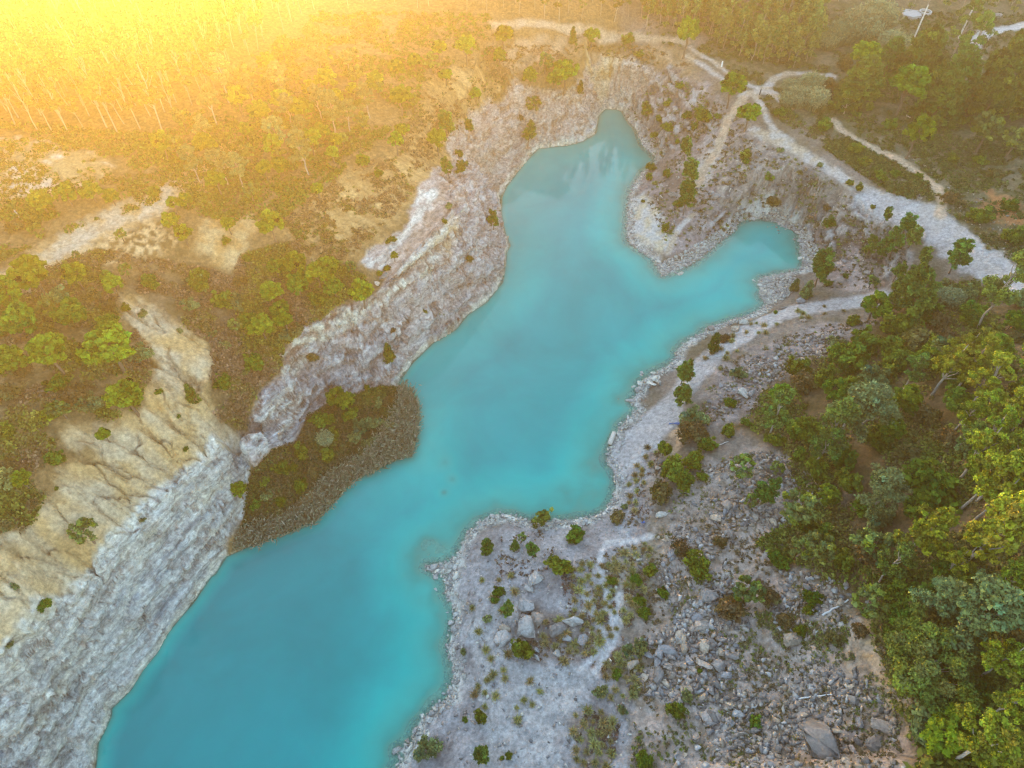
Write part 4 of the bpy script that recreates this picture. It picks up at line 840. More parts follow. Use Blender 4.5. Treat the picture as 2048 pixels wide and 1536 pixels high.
# ------------------------------------------------------------------ plants one can tell apart (picture point, crown width in picture points, kind)
ORD = ['first', 'second', 'third', 'fourth', 'fifth', 'sixth', 'seventh', 'eighth', 'ninth', 'tenth', 'eleventh', 'twelfth']
PLANTS = {
 'in the pine grove at the left edge': [(210,684,95,'pine'),(95,703,72,'pine'),(60,545,74,'pine'),(14,580,66,'pine'),(147,546,48,'pine'),(137,622,58,'dpine'),(215,650,48,'dpine'),(40,640,70,'dpine'),(20,720,60,'dpine'),(150,790,50,'obush'),(90,620,46,'ppine')],
 'beside the ochre spur': [(222,564,42,'pine'),(250,540,28,'ppine'),(250,616,20,'bbush'),(285,628,20,'gbush'),(360,662,16,'gbush'),(150,508,20,'ppine'),(180,590,40,'obush')],
 'on the heath above the ochre gullies': [(250,790,66,'pine'),(118,816,42,'ppine'),(207,868,30,'pine'),(42,960,40,'pine'),(10,930,36,'obush'),(60,1010,34,'obush'),(15,870,26,'bbush')],
 'on the ochre slope over the cliff': [(168,1064,56,'ppine'),(87,1209,30,'bbush'),(382,788,24,'conic'),(317,783,16,'bbush'),(357,833,9,'bush'),(113,977,9,'bush'),(372,897,10,'bush'),(285,1040,12,'gbush'),(30,1172,16,'gbush'),(20,1290,14,'gbush')],
 'in the pine thicket over the promontory': [(587,524,48,'pine'),(652,531,52,'pine'),(632,542,46,'pine'),(595,569,46,'dpine'),(667,572,42,'dpine'),(540,582,46,'pine'),(552,534,36,'dpine'),(560,618,38,'dpine'),(567,638,40,'pine'),(520,648,48,'pine'),(722,581,50,'pine'),(700,533,26,'ppine')],
 'on the slope below the pale scarp': [(540,446,50,'pine'),(598,465,22,'ppine'),(570,669,26,'gbush'),(470,603,38,'gbush'),(392,560,36,'gbush'),(495,640,38,'dpine'),(470,650,30,'ppine'),(450,690,22,'gbush'),(425,668,20,'gbush'),(530,700,24,'obush'),(490,745,20,'gbush')],
 'on the pale scarp': [(455,448,28,'pine'),(452,480,18,'bbush'),(495,517,18,'bush'),(410,575,20,'gbush')],
 'along the upper dirt road': [(340,441,36,'pine'),(365,466,34,'pine'),(240,468,26,'ppine'),(345,405,30,'pine'),(370,400,30,'dpine'),(310,385,26,'bush'),(80,400,46,'dpine'),(130,385,46,'dpine'),(180,380,40,'dpine'),(220,390,34,'dpine'),(30,450,34,'obush')],
 'on the bedding slab': [(788,511,17,'pine'),(774,536,15,'bbush'),(760,546,12,'bush'),(787,478,14,'bush'),(775,483,12,'bush'),(889,442,12,'bush'),(897,412,16,'gbush'),(756,549,8,'bush')],
 'on the face of the promontory': [(777,707,24,'conic'),(987,439,26,'open'),(940,518,18,'obush'),(880,630,12,'bush'),(850,625,12,'bush'),(930,330,22,'ppine'),(625,715,24,'obush'),(785,660,14,'obush')],
 'in the furrows above the promontory': [(792,280,36,'pine'),(804,256,30,'pine'),(874,278,40,'pine'),(892,247,34,'open'),(937,252,22,'open'),(918,307,18,'bbush'),(897,330,26,'open'),(919,336,20,'open'),(724,320,32,'dpine'),(757,345,20,'bbush'),(664,302,30,'pine'),(684,277,26,'ppine')],
 'on the tan slope below the forest': [(891,147,26,'pine'),(951,185,26,'pine'),(800,190,46,'pine'),(827,200,28,'ppine'),(750,160,44,'dpine'),(792,137,34,'dpine'),(829,119,30,'dpine'),(862,122,36,'ppine'),(877,93,32,'pine'),(932,92,40,'pine'),(999,110,30,'dpine'),(1007,68,38,'pine')],
 'among the yellowish trees left of centre': [(544,285,44,'pine'),(634,377,26,'pine'),(600,250,40,'peuc'),(570,200,44,'peuc'),(690,215,40,'peuc'),(640,260,36,'dpine'),(470,330,44,'peuc'),(430,355,44,'pine'),(320,280,46,'pine'),(500,380,36,'ppine'),(560,330,34,'dpine'),(600,310,30,'ppine')],
 'above the rim of the back cliff': [(1131,140,50,'pine'),(1110,155,34,'dpine'),(1146,72,18,'conic'),(1184,68,32,'pine'),(1256,78,24,'bush'),(1279,108,17,'bush'),(1376,66,52,'pine'),(1161,176,16,'conic'),(1060,150,34,'dpine'),(1090,120,34,'ppine')],
 'on the back cliff face': [(1066,207,34,'ppine'),(1056,265,28,'open'),(1040,235,16,'obush')],
 'on the path junction bank': [(1466,168,54,'pine'),(1500,223,46,'pine')],
 'on the east bank of the upper basin': [(1294,216,24,'open'),(1319,237,15,'bush'),(1309,270,13,'bush'),(1334,207,16,'bush'),(1359,172,17,'bush'),(1374,230,20,'bush'),(1406,232,34,'bush'),(1434,232,15,'bush'),(1334,254,26,'bush'),(1374,294,28,'open'),(1389,251,18,'bush'),(1355,283,12,'bush')],
 'on the peninsula': [(1381,342,36,'open'),(1334,347,20,'bush'),(1304,333,18,'bush'),(1299,354,18,'bush'),(1379,376,34,'open'),(1374,399,34,'open'),(1354,408,16,'bush'),(1331,453,20,'bush'),(1286,402,8,'bush'),(1491,310,24,'bush'),(1492,322,16,'bbush'),(1310,366,12,'gbush')],
 'on the steep bank round the little cove': [(1546,404,28,'obush'),(1663,444,24,'bush'),(1538,355,22,'bush'),(1640,330,14,'gbush'),(1700,365,14,'bush'),(1718,375,18,'bush'),(1600,345,14,'obush'),(1560,300,14,'gbush'),(1655,415,20,'obush')],
 'by the water beside the lower track': [(1429,686,24,'conic'),(1449,676,22,'obush'),(1369,742,38,'open'),(1366,786,38,'open'),(1479,747,30,'gbush'),(1551,624,9,'bush'),(1646,536,46,'open'),(1658,566,15,'bush'),(1692,552,13,'bush'),(1616,579,26,'pconic'),(1591,570,18,'pconic')],
 'on the slope between the two tracks': [(1746,413,11,'bbush'),(1776,430,20,'open'),(1816,446,34,'open'),(1831,468,32,'open'),(1798,482,40,'open'),(1771,495,30,'open'),(1743,495,26,'open'),(1853,512,30,'open'),(1798,540,26,'open'),(1831,554,52,'open'),(1745,560,26,'ppine')],
 'at the end of the lower track': [(1811,576,50,'open'),(1841,598,62,'open'),(1753,610,58,'dpine'),(1892,562,16,'gbush'),(1923,508,48,'open'),(1790,603,40,'ppine')],
 'on the hillside over the lower track': [(1901,594,42,'cane'),(2021,562,84,'euc'),(1798,650,68,'bush'),(1985,666,40,'ybush'),(1940,585,34,'gbush'),(1831,680,60,'obush'),(1708,642,26,'bush'),(1676,685,34,'gbush'),(1731,684,58,'bush'),(1950,640,40,'bush'),(1880,640,50,'obush'),(2030,640,40,'dpine')],
 'in the thicket on the upper scree': [(1706,721,64,'bush'),(1786,728,54,'bush'),(1598,735,48,'bush'),(1648,755,48,'bush'),(1753,761,58,'gbush'),(1923,710,74,'yeuc'),(1998,742,74,'yeuc'),(1998,696,54,'yeuc'),(1840,730,50,'euc'),(1700,770,44,'bush'),(1870,690,44,'bush')],
 'round the bend of the quarry road': [(1906,316,22,'bush'),(1838,350,16,'bbush'),(1791,346,18,'bbush'),(1960,430,40,'bush'),(2020,410,30,'bush'),(1760,350,26,'bush'),(1730,325,24,'bush'),(1712,295,26,'bush'),(1990,345,30,'obush'),(1900,395,34,'obush'),(2025,470,40,'bush'),(1960,320,26,'bush')],
 'on the flats at the upper right': [(1736,107,58,'pine'),(1823,162,74,'pine'),(1838,265,60,'pine'),(1978,260,62,'ppine'),(2034,278,50,'ppine'),(1661,172,42,'obush'),(1693,214,34,'dead'),(1690,125,34,'obush'),(1650,250,30,'bush'),(1560,225,24,'bush'),(1640,215,30,'obush'),(1780,250,26,'bush')],
 'in the dark wood at the upper right': [(1843,122,92,'dense'),(1728,162,82,'dense'),(1911,167,104,'dense'),(2008,157,108,'dense'),(1700,190,60,'dense'),(1880,205,80,'dense'),(1980,205,80,'dense'),(2040,190,80,'dense'),(1780,120,60,'dense'),(1955,70,60,'euc'),(1948,24,64,'euc'),(2040,100,60,'dense')],
 'in the cane brake by the footpath': [(1585,178,40,'cane'),(1600,190,44,'cane'),(1632,196,46,'cane'),(1625,165,40,'cane'),(1578,198,30,'cane')],
 'in the cane belt below the far wood': [(1786,125,26,'cane'),(1770,100,34,'cane'),(1790,82,50,'cane'),(1768,72,36,'cane'),(1676,66,46,'cane'),(1660,80,34,'cane'),(1633,70,38,'cane'),(1720,40,60,'cane'),(1760,30,60,'cane'),(1700,60,46,'cane'),(1740,58,46,'cane')],
 'at the edge of the scree below the wood': [(1568,810,68,'euc'),(1548,880,34,'bush'),(1656,880,62,'euc'),(1686,840,82,'euc'),(1716,802,92,'peuc'),(1761,795,84,'peuc'),(1600,910,30,'bush'),(1640,940,44,'bush'),(1620,860,40,'bush')],
 'in the middle of the right-hand wood': [(1786,970,82,'peuc'),(1873,978,92,'bush'),(1603,1013,82,'ppine'),(1823,908,44,'obush'),(1850,830,60,'obush'),(1900,880,50,'obush'),(1700,960,50,'bush'),(1760,880,50,'bush'),(1830,1010,60,'bush'),(1740,1010,50,'bush'),(1620,1050,44,'bush')],
 'along the right-hand edge of the wood': [(1986,805,56,'yeuc'),(2036,812,62,'yeuc'),(1986,886,78,'yeuc'),(1998,938,92,'yeuc'),(2011,980,72,'yeuc'),(1998,1068,112,'yeuc'),(1930,1113,54,'yeuc'),(2040,890,60,'yeuc'),(2045,1010,60,'yeuc'),(1945,860,50,'euc'),(1940,820,50,'yeuc')],
 'above the fallen logs': [(1606,1095,58,'ppine'),(1643,1095,68,'ppine'),(1743,1095,78,'ppine'),(1851,1060,88,'yeuc'),(1741,1204,78,'ppine'),(1690,1120,50,'bush'),(1800,1120,70,'euc'),(1900,1140,60,'bush'),(1560,1120,40,'bush')],
 'below the fallen logs': [(1628,1197,34,'bbush'),(1618,1220,26,'bbush'),(1603,1262,24,'bbush'),(1668,1279,30,'obush'),(1823,1187,78,'bush'),(1823,1232,64,'bush'),(1786,1278,44,'bush'),(1720,1260,34,'obush'),(1570,1240,30,'obush')],
 'in the lower right corner': [(1861,1330,196,'leafy'),(1973,1212,132,'peuc'),(1886,1196,76,'peuc'),(2023,1314,74,'yeuc'),(1910,1472,112,'pine'),(1998,1477,112,'yeuc'),(1848,1466,48,'bush'),(1960,1390,60,'bush'),(2030,1400,70,'yeuc'),(1940,1160,60,'bush'),(2040,1150,70,'yeuc')],
 'on the gravel bench': [(1044,1302,44,'bush'),(1114,1131,46,'bush'),(1151,1070,40,'bush'),(1066,1096,28,'open'),(1044,1073,20,'ppine'),(1084,1034,36,'ybush'),(1012,1221,28,'open'),(997,1183,26,'bbush'),(974,1238,18,'gbush'),(974,1091,26,'conic'),(1030,1090,18,'conic'),(990,1200,16,'bush')],
 'at the bottom edge by the water': [(857,1497,48,'gbush'),(964,1508,36,'open'),(962,1432,30,'bush'),(926,1302,13,'pconic'),(930,1440,12,'bbush'),(1017,1512,14,'bbush'),(1004,1516,10,'bbush')],
 'in the grassy middle of the bench': [(1224,1162,20,'bbush'),(1273,1160,24,'bbush'),(1279,1201,23,'bbush'),(1289,1226,26,'bbush'),(1326,1186,24,'bbush'),(1301,1141,28,'bush'),(1234,1350,20,'bush'),(1199,1384,28,'gbush'),(1280,1295,34,'gbush'),(1255,1300,24,'gbush')],
 'beside the grey scree': [(1401,1132,54,'bush'),(1351,1418,38,'bush'),(1374,1391,27,'gbush'),(1289,1518,32,'bbush'),(1400,1342,11,'bbush'),(1511,1445,26,'bush'),(1499,1178,70,'ppine'),(1461,1216,54,'obush'),(1265,1378,14,'obush'),(1540,1195,40,'obush'),(1245,1420,22,'gbush')],
 'on the bank above the beach': [(1391,835,50,'gbush'),(1386,865,54,'obush'),(1459,861,34,'bush'),(1416,887,36,'bush'),(1494,844,18,'bush'),(1461,806,26,'bbush'),(1329,898,32,'dpine'),(1349,938,58,'bush'),(1369,958,40,'bush'),(1321,983,50,'obush'),(1389,920,42,'bbush'),(1405,952,22,'bbush')],
 'on the upper scree slope': [(1486,932,52,'ppine'),(1524,982,48,'open'),(1361,1096,38,'obush'),(1441,1084,28,'obush'),(1234,1034,32,'obush'),(1249,1013,15,'gbush'),(1500,1000,30,'ppine'),(1555,935,30,'ppine'),(1590,860,40,'bush')],
 'on the reedy bench under the cliff': [(475,978,36,'pine'),(600,970,30,'bbush'),(724,853,40,'gbush'),(709,876,28,'gbush'),(739,886,26,'gbush'),(649,876,30,'cane'),(757,806,20,'gbush'),(672,796,42,'dpine'),(734,775,12,'bbush'),(530,960,18,'bush'),(700,830,34,'bush'),(640,840,40,'bush'),(600,905,36,'bush'),(655,910,30,'bush'),(560,935,34,'bush'),(690,800,36,'dpine'),(745,845,30,'gbush'),(560,1000,26,'bbush'),(510,1010,22,'bush'),(775,800,26,'obush'),(720,905,24,'obush'),(620,945,24,'obush'),(535,990,24,'gbush'),(585,935,22,'bbush'),(665,870,28,'bush'),(780,850,22,'gbush')],
}
for where, lst in PLANTS.items():
    by = {}
    for e in lst: by.setdefault(e[3], []).append(e)
    for kd, es in by.items():
        es.sort(key=lambda e: e[0]); n = len(es); nm, cat, words = KIND[kd]
        big = max(range(n), key=lambda i: es[i][2])
        for i, (px, py, w, _) in enumerate(es):
            if n == 1: lab = f'{words} {where}'
            elif n == 2: lab = f"{words} {where}, the {'left' if i == 0 else 'right'} one"
            elif i == 0: lab = f'{words} {where}, leftmost'
            elif i == n - 1: lab = f'{words} {where}, rightmost'
            elif i == big and sum(e[2] == es[big][2] for e in es) == 1: lab = f'{words} {where}, the largest'
            else: lab = f'{words} {where}, {ORD[i]} from left'
            P, s = stand(px, py, w, kd)
            spawn(kd, P, s, lab, f'{cat}s {where}' if n > 1 else None, random.uniform(.92, 1.08))

# ------------------------------------------------------------------ woods
def sample(poly, n, rng, bound=None, mind=0):
    """points spread over a picture region, dropped onto the ground"""
    P = np.array(poly, float); out = []
    while sum(map(len, out)) < n:
        q = rng.uniform(P.min(0), P.max(0), (n * 3, 2)); out.append(q[inside(q[:, 0], q[:, 1], P)])
    q = np.concatenate(out)[:n]
    return ground_hit(q[:, 0], q[:, 1])
def poisson(W_, d):
    keep = []; grid = {}
    for p in W_:
        k = (int(p[0] // d), int(p[1] // d)); ok = True
        for a in (-1, 0, 1):
            for b in (-1, 0, 1):
                for q in grid.get((k[0] + a, k[1] + b), ()):
                    if (q[0] - p[0]) ** 2 + (q[1] - p[1]) ** 2 < d * d: ok = False
        if ok: grid.setdefault(k, []).append(p); keep.append(p)
    return keep
rg = np.random.default_rng(77)
TOPW = [(-140,-12),(-140,240),(30,258),(160,268),(290,270),(345,262),(380,228),(440,190),(480,130),(560,70),(620,30),(680,-12)]
W1 = poisson(sample(TOPW, 2500, rg), 2.05)[:255]
for p in W1:
    n_ = 'front' if depth_of(p) < 112 else 'back'
    lab = 'tall slender pale-trunked eucalyptus at the sunlit front of the upper left wood' if n_ == 'front' else 'tall slender eucalyptus deep in the glowing upper left wood'
    spawn('feuc', Vector(p), random.uniform(.72, 1.05), lab, f'{n_} rows of the upper left eucalyptus wood')
W2 = poisson(sample([(690,-10),(690,10),(760,30),(900,20),(1000,35),(1100,45),(1180,40),(1300,60),(1380,60),(1380,-10)], 600, rg), 2.4)[:45]
for p in W2: spawn('feuc', Vector(p), random.uniform(.5, .75), 'slender eucalyptus in the wood along the top edge above the back cliff', 'eucalyptus wood along the top edge')
W3 = poisson(sample([(1290,60),(1400,60),(1440,100),(1520,128),(1580,140),(1620,120),(1640,90),(1640,-10),(1290,-10)], 1200, rg), 1.7)[:170]
for p in W3: spawn('sapl', Vector(p), random.uniform(.65, 1.05), 'young bushy eucalyptus in the plantation at the top right of centre', 'young eucalyptus plantation')
W4 = poisson(sample([(1640,-10),(1640,20),(1760,10),(1900,40),(2060,40),(2060,-10)], 200, rg), 4)[:40]
for p in W4: spawn('sapl', Vector(p), random.uniform(.6, 1.0), 'small tree in the scrub along the top right edge', 'scattered trees along the top right edge')
W5 = poisson(sample([(330,285),(400,240),(470,190),(560,130),(650,90),(720,130),(760,200),(740,280),(640,350),(500,380),(390,370)], 700, rg), 3.5)[:75]
for i, p in enumerate(W5):
    spawn(('peuc', 'ppine', 'pine')[i % 3], Vector(p), random.uniform(.45, .8), ('slim tree', 'pale pine', 'rounded pine')[i % 3] + ' in the golden thicket between the left wood and the slope', 'golden thicket below the left wood')
W6 = poisson(sample([(1880,700),(1960,740),(2100,740),(2100,1500),(2040,1500),(2030,1250),(1960,1130),(1900,1040),(1930,900)], 300, rg), 5)[:26]
for p in W6: spawn('yeuc', Vector(p), random.uniform(.6, .95), 'tall yellow-green eucalyptus packed into the wood on the right-hand hillside', 'eucalyptus packed on the right-hand hillside')

W7 = poisson(sample([(2060,1500),(1880,1500),(1820,1420),(1800,1320),(1760,1210),(1680,1140),(1600,1110),(1640,1010),(1600,900),(1540,820),(1660,720),(1760,660),(1900,600),(2060,600)], 900, rg), 4.2)[:55]
for i, p in enumerate(W7):
    spawn(('bush', 'dpine', 'obush', 'bush', 'gbush')[i % 5], Vector(p), random.uniform(.9, 1.7) * (.55 if i % 5 == 1 else 1), ('green shrub', 'small dark pine', 'olive shrub', 'green shrub', 'grey-green shrub')[i % 5] + ' filling a gap under the trees of the right-hand wood', 'shrub layer of the right-hand wood')
W8 = poisson(sample([(-20,1080),(60,1040),(100,940),(160,905),(120,870),(150,845),(265,825),(298,760),(295,700),(250,640),(180,560),(260,560),(430,545),(600,600),(690,610),(570,690),(550,740),(500,780),(430,800),(425,690),(330,620),(235,590),(60,560),(-20,580)], 500, rg), 3.6)[:75]
for i, p in enumerate(W8):
    spawn(('bush', 'obush', 'gbush', 'bbush')[i % 4], Vector(p), random.uniform(.6, 1.25), ('dark shrub', 'brownish shrub', 'grey-green shrub', 'bright green shrub')[i % 4] + ' scattered in the heath of the left plateau', 'shrubs scattered in the left heath')
# ------------------------------------------------------------------ undergrowth nobody could count: heath, reeds, forest floor
def clump_field(name, label, P, size, cols, rng, per=14, leaf=.22, mat_=None, flat=.7, spiky=False, kind='stuff'):
    g = Geo(); n = len(P); I = np.repeat(np.arange(n), per); m = len(I)
    sz = np.asarray(size); d = unit(rng.normal(size=(m, 3))); d[:, 2] = np.abs(d[:, 2])
    pos = P[I] + d * (sz[I] * rng.uniform(.3, 1, m))[:, None] * [1, 1, flat]
    c = np.asarray(cols)[I] * rng.normal(1, .2, (m, 1))
    nn = np.cross(d, rng.normal(size=(m, 3))) if spiky else d * .6 + rng.normal(size=(m, 3)) * .6 + [0, 0, .3]
    leaves(g, pos, nn, leaf, np.clip(c, .004, .9), rng, 2.6 if spiky else 1.6)
    return put(name, g.mesh(name, mat_ or M_SCRUB), kind=kind, label=label)
def mixcol(n, rng, *cs, P=None):
    w = rng.dirichlet(np.ones(len(cs)) * .6, n)
    if P is not None:
        f = smooth(.36, .64, fbm(P[:, 0] / 5, P[:, 1] / 5, oct=3, seed=640))[:, None]; h = np.arange(len(cs)) < len(cs) / 2
        w = w * np.where(h[None], .06 + f, 1.06 - f); w /= w.sum(1, keepdims=True)
    return np.clip((w[:, :, None] * np.array(cs)[None]).sum(1) * rng.normal(1, .18, (n, 1)), .004, .9)
BR1, BR2, BR3, OL1, OL2, DK = (.185, .13, .07), (.135, .10, .06), (.25, .18, .105), (.14, .18, .028), (.20, .225, .038), (.05, .078, .016)
def field(name, label, regions, cols, leaf=.24, per=14, szr=(.35, .8), thin=None, flat=.7, spiky=False, m=None):
    Ps = [sample(r, n, rg) for r, n in regions]; P = np.concatenate(Ps)
    keep = (HQ(P[:, 0], P[:, 1], TRACK) < .3) & (P[:, 2] > .1)
    if thin is not None:
        f = fbm(P[:, 0] / thin, P[:, 1] / thin, oct=3, seed=501); keep &= f > rg.uniform(.35, .6, len(P))
    P = P[keep]; n = len(P)
    clump_field(name, label, P, rg.uniform(*szr, n) , mixcol(n, rg, *cols, P=P), rg, per, leaf, m, flat, spiky)
HEATH = [(-40,1100),(20,1085),(60,1050),(90,990),(110,940),(165,905),(130,870),(140,845),(200,845),(268,825),(298,760),(295,700),(255,640),(235,590),(180,560),(100,560),(-40,560)]
field('heath', 'brown heath on the left plateau', [(HEATH, 5200), ([(260,570),(420,540),(600,600),(690,600),(570,690),(560,740),(510,780),(485,860),(430,830),(425,690),(330,620)], 4200),
  ([(20,560),(200,500),(420,540),(250,575)], 900), ([(480,510),(600,480),(740,560),(690,600),(560,600),(470,560)], 1600)], (OL1, DK, OL2, BR1, BR2, BR3), thin=3.2)
field('golden_scrub', 'olive and tan scrub below the upper left wood', [([(-40,240),(330,270),(420,210),(480,130),(640,20),(1000,30),(980,110),(860,140),(820,230),(700,330),(560,440),(440,440),(330,400),(200,440),(60,500),(-40,540),(-40,420),(150,380),(230,350),(200,310),(-40,280)], 7000), ([(-40,285),(40,280),(110,290),(200,320),(225,350),(160,375),(90,395),(-40,420)], 420)], (OL1, OL2, (.14, .165, .03), BR1, OL1), thin=4, leaf=.28, szr=(.4, .95))
field('dry_grass', 'thin dry grass on the tan furrowed slopes', [([(560,440),(640,380),(720,330),(800,300),(850,150),(980,90),(1300,90),(1380,130),(1290,140),(1180,100),(1050,165),(930,240),(890,290),(840,370),(720,500),(640,540)], 3800)], ((.30, .2, .1), (.22, .15, .08), BR1, OL1), thin=2.5, leaf=.2, szr=(.25, .55))
FOR = [(2100,1560),(1850,1540),(1800,1440),(1770,1330),(1730,1230),(1620,1140),(1510,1090),(1610,1020),(1570,900),(1490,850),(1530,780),(1650,700),(1760,640),(1900,560),(2100,560)]
field('forest_undergrowth', 'dark tangled undergrowth of the right-hand wood', [(FOR, 11000)], (OL1, (.09, .12, .025), (.13, .165, .03), OL2, (.16, .15, .045), BR1), thin=6, leaf=.25, szr=(.4, 1.0), m=M_LEAF)
field('scrub', 'low green-brown scrub on the upper right flats', [([(1370,110),(1480,150),(1540,220),(1640,260),(1760,340),(1880,430),(2060,540),(2060,30),(1650,20),(1600,140),(1450,130)], 8000), ([(1530,222),(1570,246),(1640,292),(1720,345),(1800,395),(1862,412),(1868,375),(1760,310),(1660,240),(1570,215)], 1500), ([(1290,40),(1650,40),(1620,140),(1450,120),(1300,80)], 1200)], ((.10, .125, .03), (.13, .15, .05), (.085, .11, .03), OL1, BR2, (.12, .13, .06)), thin=3.5, leaf=.26, szr=(.35, .8), m=M_LEAF)
field('bank_scrub', 'patchy brown scrub on the banks round the basins', [([(1250,225),(1290,185),(1330,140),(1400,160),(1470,230),(1500,270),(1640,345),(1740,410),(1840,520),(1760,580),(1650,580),(1620,520),(1600,460),(1500,435),(1440,480),(1340,500),(1290,400),(1320,320)], 2600)], (BR2, BR2, OL1, (.16, .12, .09)), thin=2.0, leaf=.2, szr=(.25, .5))
field('scree_weeds', 'weeds and dead stalks between the stones of the scree', [([(1310,1080),(1340,1010),(1400,930),(1520,900),(1600,920),(1680,1000),(1560,1130),(1640,1180),(1720,1250),(1790,1400),(1820,1540),(1260,1540),(1270,1450),(1230,1330),(1290,1220)], 4600), ([(1380,860),(1430,740),(1520,690),(1640,650),(1760,640),(1650,700),(1560,760),(1500,830)], 900),
  ([(1480,1220),(1560,1200),(1700,1240),(1700,1290),(1560,1290)], 1400)], (BR1, BR2, (.2, .16, .11), OL1), thin=1.6, leaf=.15, szr=(.15, .4), per=12)
field('bench_weeds', 'reddish and straw weeds on the gravel bench', [([(1120,1130),(1290,1080),(1310,1120),(1260,1260),(1200,1350),(1180,1300),(1130,1220)], 1500), ([(1165,1320),(1200,1285),(1245,1290),(1240,1320),(1200,1350)], 500), ([(1150,1440),(1190,1420),(1240,1450),(1220,1540),(1150,1540)], 500), ([(960,1080),(1100,1060),(1120,1130),(1010,1170)], 260), ([(1045,1205),(1100,1225),(1180,1230),(1205,1285),(1160,1335),(1070,1325),(1040,1260)], 420), ([(1280,950),(1330,880),(1350,900),(1300,1040),(1250,1060)], 420)],
  ((.17, .10, .075), (.2, .15, .1), (.24, .2, .09), BR2), thin=1.2, leaf=.12, szr=(.12, .32), per=12)
field('bench_thicket', 'dark brown brambles on the reedy bench under the cliff', [([(490,1050),(500,950),(540,905),(600,880),(620,830),(690,795),(760,775),(790,775),(800,830),(740,900),(640,960),(560,1030)], 3400)], ((.13, .11, .06), (.10, .085, .05), DK, DK, (.11, .14, .03), (.09, .13, .025)), leaf=.22, szr=(.3, .8), m=M_LEAF)
field('surrounding_woodland', 'scrubby woodland spreading on beyond the edges of the quarry', [([(2070,-20),(2800,-20),(2800,1750),(2070,1560)], 5200), ([(-60,-20),(-60,1150),(-700,1150),(-700,-20)], 3200), ([(2070,1540),(2070,1800),(1860,1800),(1820,1560)], 500)],
  (OL1, DK, (.13, .165, .03), OL1, OL2, BR1), thin=9, leaf=.5, szr=(.7, 2.3), per=34, flat=1.1, m=M_LEAF)
# reeds standing in the shallows
def reeds():
    g = Geo(); P = sample([(468,1095),(470,1050),(560,1010),(640,950),(740,890),(790,800),(800,765),(824,780),(838,818),(834,868),(823,912),(787,922),(750,943),(707,963),(655,1018),(630,1046),(575,1066),(512,1092)], 7500, rg)
    n = len(P); h = rg.uniform(1.1, 2.2, n); d = np.stack([rg.normal(.25, .28, n), rg.normal(-.25, .28, n), np.ones(n)], 1) * h[:, None]
    w = unit(rg.normal(size=(n, 3)) * [1, 1, 0]) * .05; b = P.copy(); b[:, 2] = np.minimum(b[:, 2], .2) - .3; mid = b + d * .55; tip = b + d
    V = np.stack([b - w, b + w, mid + w, mid - w, mid - w, mid + w, tip + w * .3, tip - w * .3], 1).reshape(-1, 3)
    g.add(V, np.arange(8 * n).reshape(-1, 4), np.repeat(mixcol(n, rg, (.30, .265, .20), (.23, .20, .15), (.18, .205, .10), (.35, .32, .26), (.16, .19, .08)), 8, 0))
    leaves(g, tip - d * rg.uniform(0, .4, (n, 1)), rg.normal(size=(n, 3)), .13, mixcol(n, rg, (.33, .28, .225), (.20, .21, .11), (.27, .225, .18)), rg, 4)
    put('reed_bed', g.mesh('reed_bed', M_SCRUB), kind='stuff', label='brown and purple reeds fringing the bench under the cliff')
reeds()
# ------------------------------------------------------------------ stones
def stone(seed, sub=2, flat=(1, .8, .62), cuts=11, rough=.05):
    """angular block: hull of a few points with worn edges"""
    rng = np.random.default_rng(seed); bm = bmesh.new()
    P = unit(rng.normal(size=(11 if sub == 2 else 9, 3))) * rng.uniform(.82, 1.15, (11 if sub == 2 else 9, 1)) * flat
    for p in P: bm.verts.new(p)
    bmesh.ops.convex_hull(bm, input=bm.verts); bmesh.ops.delete(bm, geom=[v for v in bm.verts if not v.link_faces], context='VERTS')
    if sub == 2:
        bmesh.ops.bevel(bm, geom=list(bm.edges), offset=.035, segments=1, affect='EDGES'); bmesh.ops.triangulate(bm, faces=bm.faces)
        bmesh.ops.subdivide_edges(bm, edges=bm.edges, cuts=1); bmesh.ops.triangulate(bm, faces=bm.faces)
        for v in bm.verts: v.co += Vector(rng.normal(0, rough * .55, 3))
    bmesh.ops.triangulate(bm, faces=bm.faces); bm.verts.index_update()
    V = np.array([v.co[:] for v in bm.verts]); F = np.array([[v.index for v in f.verts] for f in bm.faces]); bm.free()
    return V, F
STONES = [stone(s, 2, fl_) for s, fl_ in ((1, (1, .8, .6)), (2, (1, .7, .7)), (3, (1, .9, .55)), (4, (1, .6, .5)), (5, (1, .85, .8)), (6, (1.1, .7, .45)), (7, (1, .75, .65)), (8, (1, .9, .7)))]
SMALL = [stone(s + 20, 1, (1, .75, .6), 8, .04) for s in range(8)]
GREYS = [(.245, .215, .20), (.31, .255, .22), (.175, .155, .145), (.35, .28, .22), (.225, .215, .22)]
PALES = [(.46, .435, .385), (.40, .38, .355), (.50, .465, .40), (.34, .325, .31)]
STONE_ME = {}
BLOCKS = [(.35, .325, .31), (.30, .285, .28), (.38, .345, .31), (.325, .30, .285)]
def stone_mesh(i, pale):
    k = (i % len(STONES), pale, i % 5)
    if k not in STONE_ME:
        V, F = STONES[k[0]]; rng = np.random.default_rng(i + 300)
        c = np.array((BLOCKS if pale == 2 else PALES if pale else GREYS)[i % (4 if pale else 5)])
        STONE_ME[k] = new_mesh('boulder', V, F, [M_ROCK], False, np.clip(c * rng.normal(1, .06, (len(V), 1)), .02, .8))
    return STONE_ME[k]
SN = [0]
